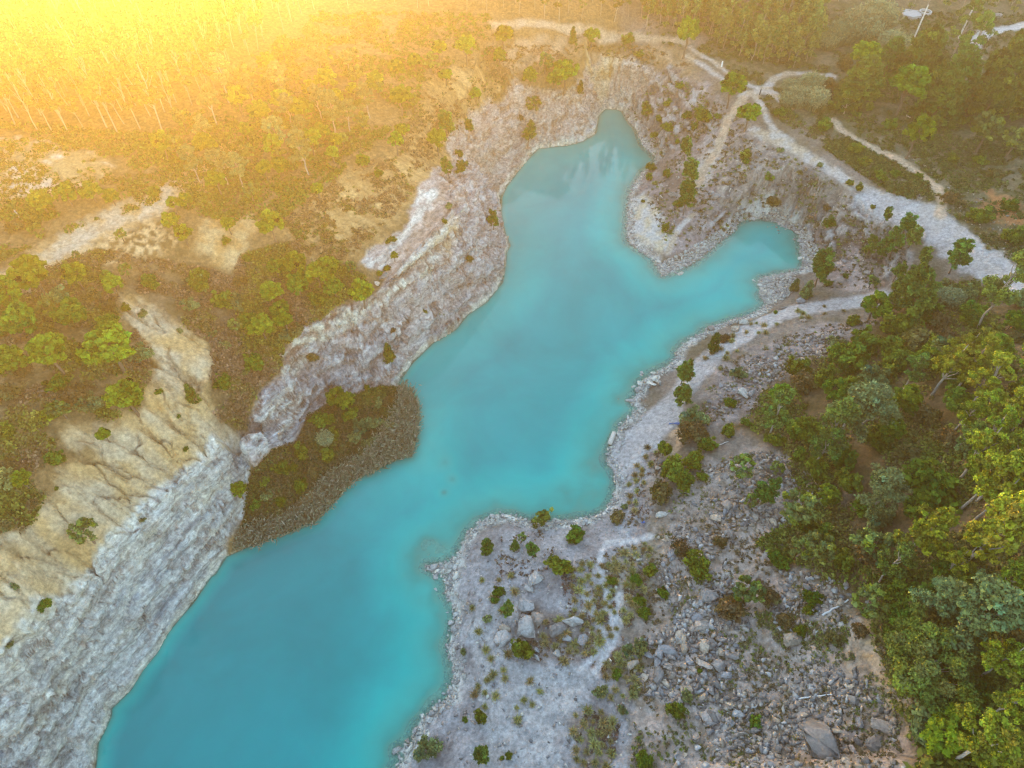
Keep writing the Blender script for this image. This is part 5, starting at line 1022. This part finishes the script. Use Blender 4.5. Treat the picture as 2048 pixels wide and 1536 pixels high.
def boulder(P, r, label, group=None, pale=False, rot=None, sc=(1, 1, 1), sink=.3, name='boulder'):
    i = SN[0]; SN[0] += 1
    o = put(name, stone_mesh(i, pale), loc=(P[0], P[1], P[2] + r * .5 * sc[2] * (1 - sink)), label=label, cat='rock', group=group)
    o.scale = (r * sc[0], r * sc[1], r * sc[2]); o.rotation_euler = rot or (random.uniform(-.3, .3), random.uniform(-.3, .3), random.uniform(0, 6.28))
    return o
def field_px(px, py, w): P = ground_hit(px, py)[0]; return P, w / 2 * depth_of(P) / FPX
BIG = [ # picture point, width, label, pale, stretch
 (1054,1264,46,'long pale slab, tallest block of the boulder cluster on the gravel bench',True,(.62,1.15,1.1)),
 (1075,1243,33,'rounded grey boulder just above the long pale slab on the bench',False,(1,1,1)),
 (1114,1259,33,'squarish brown-grey boulder split by a straight crack on the bench',False,(1,1,.95)),
 (1146,1243,37,'round pale grey boulder with a dark zigzag crack, right of the bench cluster',True,(1,1,.9)),
 (1168,1283,26,'triangular brown-grey boulder at the right end of the bench cluster',False,(.9,1,.9)),
 (1136,1282,20,'small pale block between the cracked boulder and the triangular boulder',True,(1,1,.8)),
 (1118,1306,19,'small pale wedge at the lower side of the bench cluster',True,(1,.9,.8)),
 (1071,1162,32,'tall pale angular boulder standing above the bench cluster by a dark shrub',True,(.8,1.1,1.1)),
 (1059,1180,17,'small pale cube at the foot of the tall angular boulder',True,(1,1,1)),
 (1054,1216,40,'broken pale ledge stacked of slabs on the bench',True,(1,.8,.6)),
 (1050,1236,22,'dark grey lump under the broken pale ledge',False,(1,1,.8)),
 (1074,1314,18,'small flat stone below the dark round shrub on the bench',True,(1,1,.6)),
 (1007,1279,34,'blocky pale boulder with a dark hollow, leftmost on the bench',True,(1,1,.9)),
 (1012,1262,26,'dark slate block perched behind the leftmost bench boulder',False,(1,.8,.7)),
 (1076,1300,16,'upright grey stone leaning on the long pale slab',False,(.8,.8,1.2)),
 (1628,1486,76,'huge leaning grey slab with moss at the bottom edge of the scree',False,(.8,1.15,1.1)),
 (1775,1462,46,'long flat tan slab below the leafy tree',False,(1.2,.7,.4)),
 (1752,1488,44,'broad flat tan slab under the long one, left of the corner wood',False,(1,.9,.35)),
 (1583,1279,36,'large pointed tan boulder alone under the weedy strip',False,(1,1,.8)),
 (1548,940,32,'big tan boulder at the top of the scree under the wood',False,(1,1,.9)),
 (1424,1439,40,'broad flat tan boulder in the middle of the lower scree',False,(1,.9,.45)),
 (1478,1434,26,'white-streaked boulder right of the broad flat one',True,(1,.8,.8)),
 (1324,1274,19,'blue-grey boulder at the left tip of the grey boulder heap',False,(1,1,.9)),
 (1409,1292,26,'tan pyramid-shaped boulder in the grey boulder heap',False,(1,1,1)),
 (1337,1305,32,'long blue-grey boulder in the grey boulder heap',False,(1.1,.7,.7)),
 (1418,1196,38,'grooved grey boulder at the upper end of the boulder heap',False,(1,.9,.7)),
 (1402,1252,28,'dark block on top of the boulder heap',False,(1,1,.9)),
 (1430,1368,28,'square tan boulder under the boulder heap',False,(1,1,.8)),
 (1361,1270,22,'flat tan stone at the upper rim of the boulder heap',False,(1,.8,.6)),
 (1505,790,22,'pale upright stone by the bright shrub on the upper scree',True,(.8,.8,1)),
 (1492,788,26,'pale angular boulder at the top left of the upper scree',True,(1,1,.8)),
 (1420,658,15,'dark boulder beside the lower track near the water',False,(1,1,.8)),
 (1489,648,16,'pale grey boulder beside the lower track near the water',True,(1,1,.8)),
 (1471,660,18,'dark flat boulder at the fork of the lower track',False,(1,1,.6)),
 (1600,604,16,'grey boulder behind the pale pointed conifer',False,(1,1,1)),
 (1565,617,15,'dark low stone on the edge of the lower track',False,(1.2,.8,.5)),
 (1607,642,14,'dark stone on the verge above the lower track',False,(1,.8,.6)),
 (770,556,20,'brown boulder on the lip beside the bedding slab',False,(1,1,.9)),
 (757,569,14,'small brown boulder on the lip below the bedding slab',False,(1,1,.8)),
 (22,1408,20,'pale block caught on the lower left cliff',True,(1,.8,.8)),
 (1322,925,14,'grey stone by the shrubs on the bank above the beach',False,(1,.8,.7)),
 (1316,938,12,'dark stone under the shrubs on the bank above the beach',False,(1,.8,.7)),
 (1321,1030,20,'pale blue-grey boulder at the top of the narrow stony gap',True,(1,.8,.8)),
 (1333,1078,20,'upright grey slab in the narrow stony gap',False,(.6,1,1.2)),
 (1345,1112,24,'leaning slab in the narrow stony gap below the shrub',False,(.8,1.2,.8)),
 (797,1502,20,'white boulder lying in the water off the bottom shore',True,(1,.75,.7)),
 (817,1481,10,'small rusty boulder at the waterline of the bottom shore',False,(1,1,.8)),
 (831,1460,11,'small white boulder at the waterline of the bottom shore',True,(.8,1,.9)),
 (1262,803,13,'oblong pale boulder lying in the shallows below the rock pile',True,(1.3,.6,.6)),
 (1997,33,12,'isolated white rock on the clearing at the upper right',True,(1.2,.9,.7)),
 (1430,395,16,'grey crag block on the peninsula slope',False,(1,1,1)),
 (1345,392,18,'pale crag block above the peninsula beach',True,(1,1,1)),
 (1424,388,14,'pale knob beside the sandy patch of the peninsula',True,(1,1,.9)),
]
for px, py, w, lab, pale, sc in BIG:
    P, r = field_px(px, py, w * 1.38); P[2] = max(P[2], -.1); boulder(P, r, lab, None, 2 if pale and 'water' not in lab else pale, sc=sc, rot=(random.uniform(-.15, .15), random.uniform(-.15, .15), random.uniform(-.6, .6)))
AREAS = [
 ('blocky grey boulder in the big heap beside the round dark shrub', 'grey boulder heap', [(1270,1290),(1340,1250),(1430,1200),(1470,1330),(1430,1400),(1330,1400),(1260,1360)], 46, (.5, 1.1), False),
 ('angular tan-grey block in the lower scree along the bottom edge', 'lower scree blocks', [(1430,1400),(1600,1400),(1740,1440),(1760,1536),(1340,1536)], 38, (.4, .85), False),
 ('brown-grey block in the scree hollow under the wood', 'upper hollow blocks', [(1340,1000),(1400,945),(1500,950),(1560,1000),(1560,1040),(1480,1080),(1340,1070)], 16, (.4, .95), False),
 ('block in the narrow stony gap right of the straw grass', 'stony gap blocks', [(1300,1050),(1340,1070),(1370,1160),(1400,1200),(1330,1150)], 8, (.35, .75), False),
 ('stone beside the fallen logs', 'stones by the logs', [(1600,1170),(1700,1170),(1740,1210),(1640,1220)], 14, (.3, .6), False),
 ('tan block in the middle scree under the weedy strip', 'middle scree blocks', [(1440,1300),(1620,1300),(1740,1360),(1740,1430),(1600,1400),(1440,1390)], 22, (.35, .75), False),
 ('grey stone on the scree above the lower track', 'upper track stones', [(1400,860),(1440,760),(1560,690),(1660,665),(1640,720),(1500,800)], 28, (.35, .7), False),
 ('broken stone on the slope under the quarry road bend', 'slope stones under the road', [(1640,480),(1700,490),(1780,540),(1740,575),(1680,550)], 12, (.35, .75), False),
]
HEAPM = {}
for lab, grp, poly, n, (ra, rb), pale in AREAS:
    for p in poisson(sample(poly, n * 4, rg), .9)[:n]:
        boulder(p, ra + (rb - ra) * random.random() ** 2, lab, grp, pale, sc=(1, random.uniform(.7, 1), random.uniform(.7, 1.1)))
def rubble(name, label, P, r, palette, rng):
    g = Geo(); n = len(P); ids = rng.integers(0, len(SMALL), n)
    for k, (V, F) in enumerate(SMALL):
        I = np.where(ids == k)[0]; m = len(I)
        if not m: continue
        a = rng.uniform(0, 6.28, m); b = rng.normal(0, .35, m); ca, sa, cb, sb = np.cos(a), np.sin(a), np.cos(b), np.sin(b)
        X = V[None, :, 0] * ca[:, None] - V[None, :, 1] * sa[:, None]; Y = V[None, :, 0] * sa[:, None] + V[None, :, 1] * ca[:, None]; Z = np.repeat(V[None, :, 2], m, 0)
        Y, Z = Y * cb[:, None] - Z * sb[:, None], Y * sb[:, None] + Z * cb[:, None]
        W_ = np.stack([X, Y, Z], -1) * r[I][:, None, None] + P[I][:, None, :] + np.array([0, 0, .22]) * r[I][:, None, None]
        col = np.array(palette)[rng.integers(0, len(palette), m)] * rng.normal(1, .14, (m, 1))
        g.add(W_.reshape(-1, 3), (F[None] + np.arange(m)[:, None, None] * len(V)).reshape(-1, 3), np.repeat(np.clip(col, .02, .8), len(V), 0))
    put(name, g.mesh(name, M_ROCK), kind='stuff', label=label)
def sized(n, lo, hi, p=2.5): return lo + (hi - lo) * rg.uniform(0, 1, n) ** p
SCREE = [((1270,1290),(1340,1240),(1430,1170),(1500,1250),(1480,1330),(1430,1400),(1330,1410),(1250,1370)), ((1430,1330),(1600,1310),(1740,1360),(1800,1450),(1830,1560),(1330,1560),(1400,1400)),
         ((1330,1010),(1400,930),(1520,900),(1600,930),(1680,1000),(1600,1050),(1480,1090),(1330,1080)), ((1300,1050),(1350,1070),(1400,1200),(1480,1180),(1420,1080)), ((1260,1100),(1300,1180),(1400,1280),(1440,1180)),
         ((1560,1140),(1740,1170),(1740,1230),(1600,1290),(1540,1260)), ((1390,860),(1440,750),(1560,690),(1700,650),(1640,720),(1500,800))]
Pq = np.concatenate([sample(s, n, rg) for s, n in zip(SCREE, (1700, 2600, 1400, 500, 400, 500, 900))])
kf = fbm(Pq[:, 0] / 3, Pq[:, 1] / 3, oct=3, seed=700) > rg.uniform(.25, .62, len(Pq)); Pq = Pq[kf & (HQ(Pq[:, 0], Pq[:, 1], TRACK) < .4)]
rubble('scree_rubble', 'loose grey and tan rubble between the boulders of the scree', Pq, sized(len(Pq), .13, .55), GREYS + [(.40, .35, .31), (.42, .40, .39)], rg)
Pq = np.concatenate([sample([(930,1090),(1060,1060),(1240,1040),(1300,1100),(1260,1300),(1290,1420),(1260,1540),(830,1540),(900,1400),(905,1250)], 1100, rg), sample([(1340,330),(1500,280),(1640,350),(1760,420),(1820,540),(1700,570),(1620,500),(1480,430),(1340,480),(1300,400)], 1500, rg),
                     sample([(1700,300),(2040,540),(2040,430),(1800,300)], 500, rg)])
Pq = Pq[(HQ(Pq[:, 0], Pq[:, 1], TRACK) < .4)]
rubble('loose_stones', 'small loose stones on the gravel bench and the banks', Pq, sized(len(Pq), .06, .32, 3), GREYS + PALES, rg)
# pale rubble along the eastern waterline
def along(pts_, n, spread, rng):
    w = world_line(pts_)[:, :2]; L = np.r_[0, np.cumsum(np.hypot(*np.diff(w, axis=0).T))]; s = rng.uniform(0, L[-1], n)
    P = np.stack([np.interp(s, L, w[:, 0]), np.interp(s, L, w[:, 1])], 1) + rng.normal(0, spread, (n, 2))
    return np.c_[P, HQ(P[:, 0], P[:, 1], PZ)]
ES = SHORE[SHORE.index((1246,222)):SHORE.index((790,1540)) + 1]
Pq = along(ES, 6500, .75, rg); dd = HQ(Pq[:, 0], Pq[:, 1], lake); Pq = Pq[(dd > -1.2) & (dd < 1.5)]
rubble('shore_rubble', 'pale broken stone along the waterline of the eastern shore', Pq, sized(len(Pq), .1, .38, 2), PALES, rg)
SP = np.concatenate([sample([(1524,560),(1570,550),(1600,560),(1580,590),(1540,612),(1522,592)], 900, rg), sample([(1310,530),(1330,545),(1400,515),(1470,460),(1480,440),(1440,460),(1360,510)], 900, rg), sample([(1475,425),(1560,430),(1610,455),(1640,500),(1625,545),(1605,530),(1600,470),(1550,445)], 900, rg)])
rubble('spit_rubble', 'pale stone rubble heaped on the spits and round the little cove', SP, sized(len(SP), .12, .5, 2), PALES, rg)
for lab, grp, line, n, (ra, rb), spd in [
   ('white block in the rock pile where the beach meets the water', 'white rock pile at the beach', [(1310,748),(1288,764),(1278,785)], 20 , (.45, .95), .9),
   ('pale block on the bay shore at the yellow-green shrub', 'pale blocks on the bay shore', [(985,1036),(1024,1034),(1056,1044),(1110,1046),(1180,1040)], 20 , (.35, .75), .5),
   ('pale stone on the rocky point of the gravel bench', 'pale stones on the rocky point', [(855,1134),(875,1140),(897,1140),(915,1120)], 18 , (.3, .7), .7),
   ('pale stone on the waterline below the rocky point', 'pale stones below the point', [(897,1160),(898,1190),(912,1215),(910,1250),(900,1300)], 16 , (.3, .65), .4),
   ('pale stone on the waterline near the bottom edge', 'pale stones at the bottom shore', [(900,1394),(870,1416),(838,1450),(827,1482),(812,1520)], 22 , (.3, .65), .5),
   ('pale stone on the beach edge between log and rock pile', 'pale stones on the beach edge', [(1262,812),(1276,820),(1258,838),(1240,858)], 14, (.25, .55), .4),
   ('pale stone ringing the little cove', 'pale stones round the little cove', [(1490,434),(1545,436),(1600,460),(1608,510),(1612,530)], 22 , (.35, .85), .6),
   ('pale stone on the spit at the mouth of the little cove', 'pale stones on the spit', [(1520,566),(1530,590),(1550,600),(1540,615)], 16 , (.35, .75), 1.0),
   ('pale stone at the tip of the peninsula', 'pale stones at the peninsula tip', [(1310,520),(1324,545),(1350,540),(1400,512)], 16 , (.35, .8), .6)]:
    Pz = along(line, n, spd, rg); Pz[:, 2] = np.maximum(Pz[:, 2], -.25)
    for p in Pz: boulder(p, ra + (rb - ra) * random.random() ** 1.6, lab, grp, True, sc=(1, random.uniform(.7, 1), random.uniform(.6, .9)), name='shore_stone')
# drowned stones showing through the shallows
Pz = np.concatenate([along([(870,1090),(850,1110),(845,1140),(860,1160)], 22, 1.2, rg), along([(890,920),(905,950),(885,970)], 7, 1.0, rg), along([(960,1060),(920,1080)], 10, 1.0, rg), along([(1240,820),(1248,800)], 6, .5, rg)])
for p in Pz: r_ = random.uniform(.5, 1.0); boulder((p[0], p[1], -1.35 * r_ - random.uniform(.15, .5)), r_, 'drowned pale rock showing dimly through the turquoise water', 'drowned rocks', True, sink=0, name='drowned_rock')

# ------------------------------------------------------------------ grass tufts
for lab, grp, poly, n in [
   ('straw-coloured grass tuft in the meadow of the bench', 'straw tufts on the bench meadow', [(1130,1130),(1220,1120),(1290,1085),(1310,1110),(1270,1250),(1200,1290),(1150,1230)], 70),
   ('straw tuft beside the boulder cluster on the bench', 'straw tufts by the boulder cluster', [(1090,1240),(1180,1230),(1200,1290),(1160,1340),(1080,1330)], 22),
   ('straw tuft in the patch at the bottom edge left of the scree', 'straw tufts at the bottom edge', [(1140,1440),(1180,1410),(1230,1440),(1230,1536),(1150,1536)], 34),
   ('straw tuft between reddish weeds and grey scree', 'straw tufts by the scree', [(1210,1310),(1280,1310),(1270,1400),(1200,1400)], 20),
   ('straw tuft beside the lower track', 'straw tufts along the lower track', [(1395,715),(1470,655),(1620,612),(1720,618),(1600,640),(1500,690),(1440,740)], 24),
   ('straw tuft on the bank over the beach', 'straw tufts on the bank over the beach', [(1245,1000),(1270,930),(1310,870),(1330,880),(1290,960),(1270,1040)], 16),
   ('lone straw tuft on the open gravel', 'lone straw tufts on open gravel', [(930,1150),(1010,1120),(1050,1180),(1000,1280),(1100,1400),(1000,1520),(930,1420),(960,1300)], 26),
   ('pale tuft beside the quarry road', 'pale tufts by the quarry road', [(1850,380),(1900,430),(2000,520),(2020,480),(1920,400)], 18)]:
    for p in poisson(sample(poly, n * 5, rg), .75)[:n]: spawn('tuft', Vector(p), random.uniform(.75, 1.55), lab, grp)
# ------------------------------------------------------------------ logs, poles and other single things
def log_piece(name, label, cat, a, b, r, col, lift=.12, mid=3):
    A = ground_hit(*a)[0]; B = ground_hit(*b)[0]; g = Geo(); n = 9
    T = np.linspace(0, 1, n)[:, None]; P = A * (1 - T) + B * T; P[:, 2] = np.maximum(P[:, 2].max() * 0 + P[:, 2], HQ(P[:, 0], P[:, 1]) + lift)
    P += np.random.default_rng(int(a[0])).normal(0, .04, P.shape); O = P.mean(0)
    tube(g, P - O, np.linspace(r, r * .6, n), col, 7)
    for k in (0, n - 1):                                              # closed sawn ends
        c0 = len(g.v[0]) // 7
    V = g.v[0]; e0 = V[:7].mean(0); e1 = V[-7:].mean(0)
    bmx = Geo(); bmx.add(V, g.f[0], col); m = len(V)
    bmx.add(np.array([e0, e1]), np.zeros((0, 4), int), col)
    ends = [[j, (j + 1) % 7, m, m] for j in range(0)]
    me = bmx.mesh(name, M_BARK, True); return put(name, me, loc=O, label=label, cat=cat)
SILV = (.52, .50, .50)
log_piece('fallen_pole', 'thin silvery pole lying across the lower scree', 'log', (1595,1398), (1667,1389), .09, SILV)
log_piece('fallen_log', 'silvery fallen trunk, lower left piece, lying by the pale pine', 'log', (1644,1231), (1696,1201), .13, SILV)
log_piece('fallen_log', 'silvery fallen trunk, upper right piece, pointing into the wood', 'log', (1714,1192), (1760,1163), .15, (.44, .41, .40))
log_piece('fallen_pole', 'pale grey pole lying over brown brush under the bank shrubs', 'log', (1406,898), (1456,884), .08, SILV)
log_piece('fallen_log', 'broken grey branch between stones beside the corner wood', 'log', (1785,1213), (1808,1201), .1, SILV)
log_piece('driftwood', 'short brown stake sticking out of the reeds into the water', 'wood', (576,1052), (579,1068), .13, (.40, .27, .15), .1)
log_piece('fallen_log', 'bleached log on the flats left of the round pine', 'log', (1812,231), (1825,238), .16, SILV)
log_piece('fallen_log', 'bare grey fallen branch in the golden brush at the left edge', 'log', (22,415), (48,445), .12, SILV)
def box_geo(g, c, s, col, rz=0):
    v = np.array([(x, y, z) for z in (-.5, .5) for x, y in ((-.5, -.5), (.5, -.5), (.5, .5), (-.5, .5))]) * s; cr, sr = math.cos(rz), math.sin(rz)
    v = np.c_[v[:, 0] * cr - v[:, 1] * sr, v[:, 0] * sr + v[:, 1] * cr, v[:, 2]] + c
    g.add(v, [(3, 2, 1, 0), (4, 5, 6, 7), (0, 1, 5, 4), (1, 2, 6, 5), (2, 3, 7, 6), (3, 0, 4, 7)], col)
# squared beam at the beach
A = ground_hit(1219, 890)[0]; B = ground_hit(1228, 868)[0]; d = B - A; L = float(np.hypot(d[0], d[1])); rz = math.atan2(d[1], d[0])
g = Geo(); box_geo(g, (0, 0, 0), (L * 1.1, .62, .5), (.52, .46, .40)); me = g.mesh('beam', M_BARK)
bm = bmesh.new(); bm.from_mesh(me); bmesh.ops.bevel(bm, geom=list(bm.edges), offset=.05, segments=2, affect='EDGES'); bm.to_mesh(me); bm.free()
o = put('timber_beam', me, loc=((A[0] + B[0]) / 2, (A[1] + B[1]) / 2, .32), label='thick squared pale beam lying at the edge of the beach', cat='beam'); o.rotation_euler = (.05, .06, rz)
A = ground_hit(1192, 945)[0]; o = put('timber_beam', me, loc=(A[0], A[1], -.55), label='drowned beam in the shallows below the beach', cat='beam'); o.rotation_euler = (0, .03, .35)
# white utility poles
def pole(base, top_py, label, arm):
    P = ground_hit(*base)[0]; h = 1.0
    for h in np.arange(3, 16, .1):
        q = (P + [0, 0, h]) - CP; y = 768 - FPX * (q @ CU) / (q @ CF)
        if y < top_py: break
    o = put('utility_pole', None, loc=P, label=label, cat='pole')
    g = Geo(); tube(g, [(0, 0, -.5), (0, 0, h * .5), (0, 0, h)], [.17, .15, .11], (.55, .53, .51), 8); put('shaft', g.mesh('shaft', M_BARK, True), o)
    if arm:
        g = Geo(); box_geo(g, (0, 0, h - .5), (1.5, .1, .12), (.42, .40, .38)); put('crossarm', g.mesh('crossarm', M_BARK), o)
pole((1822, 90), 10, 'bleached wooden utility pole beside the concrete pad at the upper right', False)
pole((1917, 77), -12, 'thin pale utility pole rising through trees right of the concrete pad', False)
M_CONC = simple_mat('concrete', 3.0, .8, 1.15, .3, .02, .9, (.42, .42, .43))
P = world_line([(1803,18),(1838,22),(1842,36),(1822,42),(1806,33)]); g = Geo(); c0 = P.mean(0); z = P[:, 2].max() + .12
top = np.c_[P[:, :2] - c0[:2], np.full(5, z - c0[2])]; bot = top - [0, 0, .9]; bm = bmesh.new()
vt = [bm.verts.new(v) for v in top]; vb = [bm.verts.new(v) for v in bot]; bm.faces.new(vt)
for i in range(5): bm.faces.new((vt[i], vb[i], vb[(i + 1) % 5], vt[(i + 1) % 5]))
bmesh.ops.recalc_face_normals(bm, faces=bm.faces); me = bpy.data.meshes.new('concrete_pad'); bm.to_mesh(me); bm.free(); me.materials.append(M_CONC)
put('concrete_pad', me, loc=c0, label='pale concrete pad beside the utility pole at the upper right', cat='slab')
P = ground_hit(1850, 26)[0]; bm = bmesh.new(); n = 28
rings = [[bm.verts.new((r * math.cos(a * 6.2832 / n), r * math.sin(a * 6.2832 / n), z)) for a in range(n)] for r, z in ((1.35, -.3), (1.35, .45), (1.1, .45), (1.1, -.3))]
for a, b in zip(rings, rings[1:]):
    for i in range(n): bm.faces.new((a[i], a[(i + 1) % n], b[(i + 1) % n], b[i]))
me = bpy.data.meshes.new('well_ring'); bm.to_mesh(me); bm.free(); me.materials.append(M_CONC)
put('well_ring', me, loc=P, label='round pale concrete ring on the ground right of the pad', cat='ring')
def post(px, py, h, r, col, label):
    P = ground_hit(px, py)[0]; g = Geo(); tube(g, [(0, 0, -.2), (0, 0, h * .6), (0, 0, h)], [r, r, r * .8], col, 8); put('post', g.mesh('post', M_BARK, True), loc=P, label=label, cat='post')
post(1443, 133, 1.1, .16, (.75, .75, .74), 'short white marker post beside the upper footpath')
post(1519, 190, 1.3, .12, (.08, .08, .08), 'short dark post at the footpath junction')
# crumpled blue plastic
M_BLUE, _t, _b = mat('blue_plastic'); _b.inputs['Base Color'].default_value = (.05, .13, .36, 1); _b.inputs['Roughness'].default_value = .5
def sheet(px, py, sx, sy, rz, label):
    P = ground_hit(px, py)[0]; bm = bmesh.new(); bmesh.ops.create_grid(bm, x_segments=10, y_segments=8, size=.5); rr = random.Random(px)
    for v in bm.verts:
        x, y = v.co.x * sx, v.co.y * sy * (1 + .5 * math.sin(v.co.x * 7)); cr, sr = math.cos(rz), math.sin(rz); X, Y = x * cr - y * sr, x * sr + y * cr
        v.co = (X, Y, float(HQ(P[0] + X, P[1] + Y)) - P[2] + .12 + rr.uniform(0, .14))
    me = bpy.data.meshes.new('plastic_sheet'); bm.to_mesh(me); bm.free(); me.materials.append(M_BLUE)
    put('plastic_sheet', me, loc=P, label=label, cat='litter')
sheet(1349, 848, 1.5, .3, -.3, 'strip of crumpled blue plastic at the top of the bank path')
sheet(1286, 1046, .45, .25, .2, 'scrap of blue plastic litter in the stony gap by the bay')
# ------------------------------------------------------------------ hazy evening air: one closed box round everything
hz = bpy.data.materials.new('haze'); hz.use_nodes = True; t = hz.node_tree; t.nodes.clear()
out = t.nodes.new('ShaderNodeOutputMaterial'); pv = t.nodes.new('ShaderNodeVolumePrincipled')
pv.inputs['Color'].default_value = HAZE_COL + (1,); pv.inputs['Density'].default_value = HAZE_DENSITY; pv.inputs['Anisotropy'].default_value = HAZE_G
t.links.new(pv.outputs[0], out.inputs['Volume'])
bx = np.array([(x, y, z) for z in (-12, 86) for x, y in ((-640, -420), (640, -420), (640, 640), (-640, 640))], float)
bf = np.array([(3, 2, 1, 0), (4, 5, 6, 7), (0, 1, 5, 4), (1, 2, 6, 5), (2, 3, 7, 6), (3, 0, 4, 7)])
put('haze', new_mesh('haze', bx, bf, [hz]), kind='stuff', label='golden evening haze in the air over the quarry')
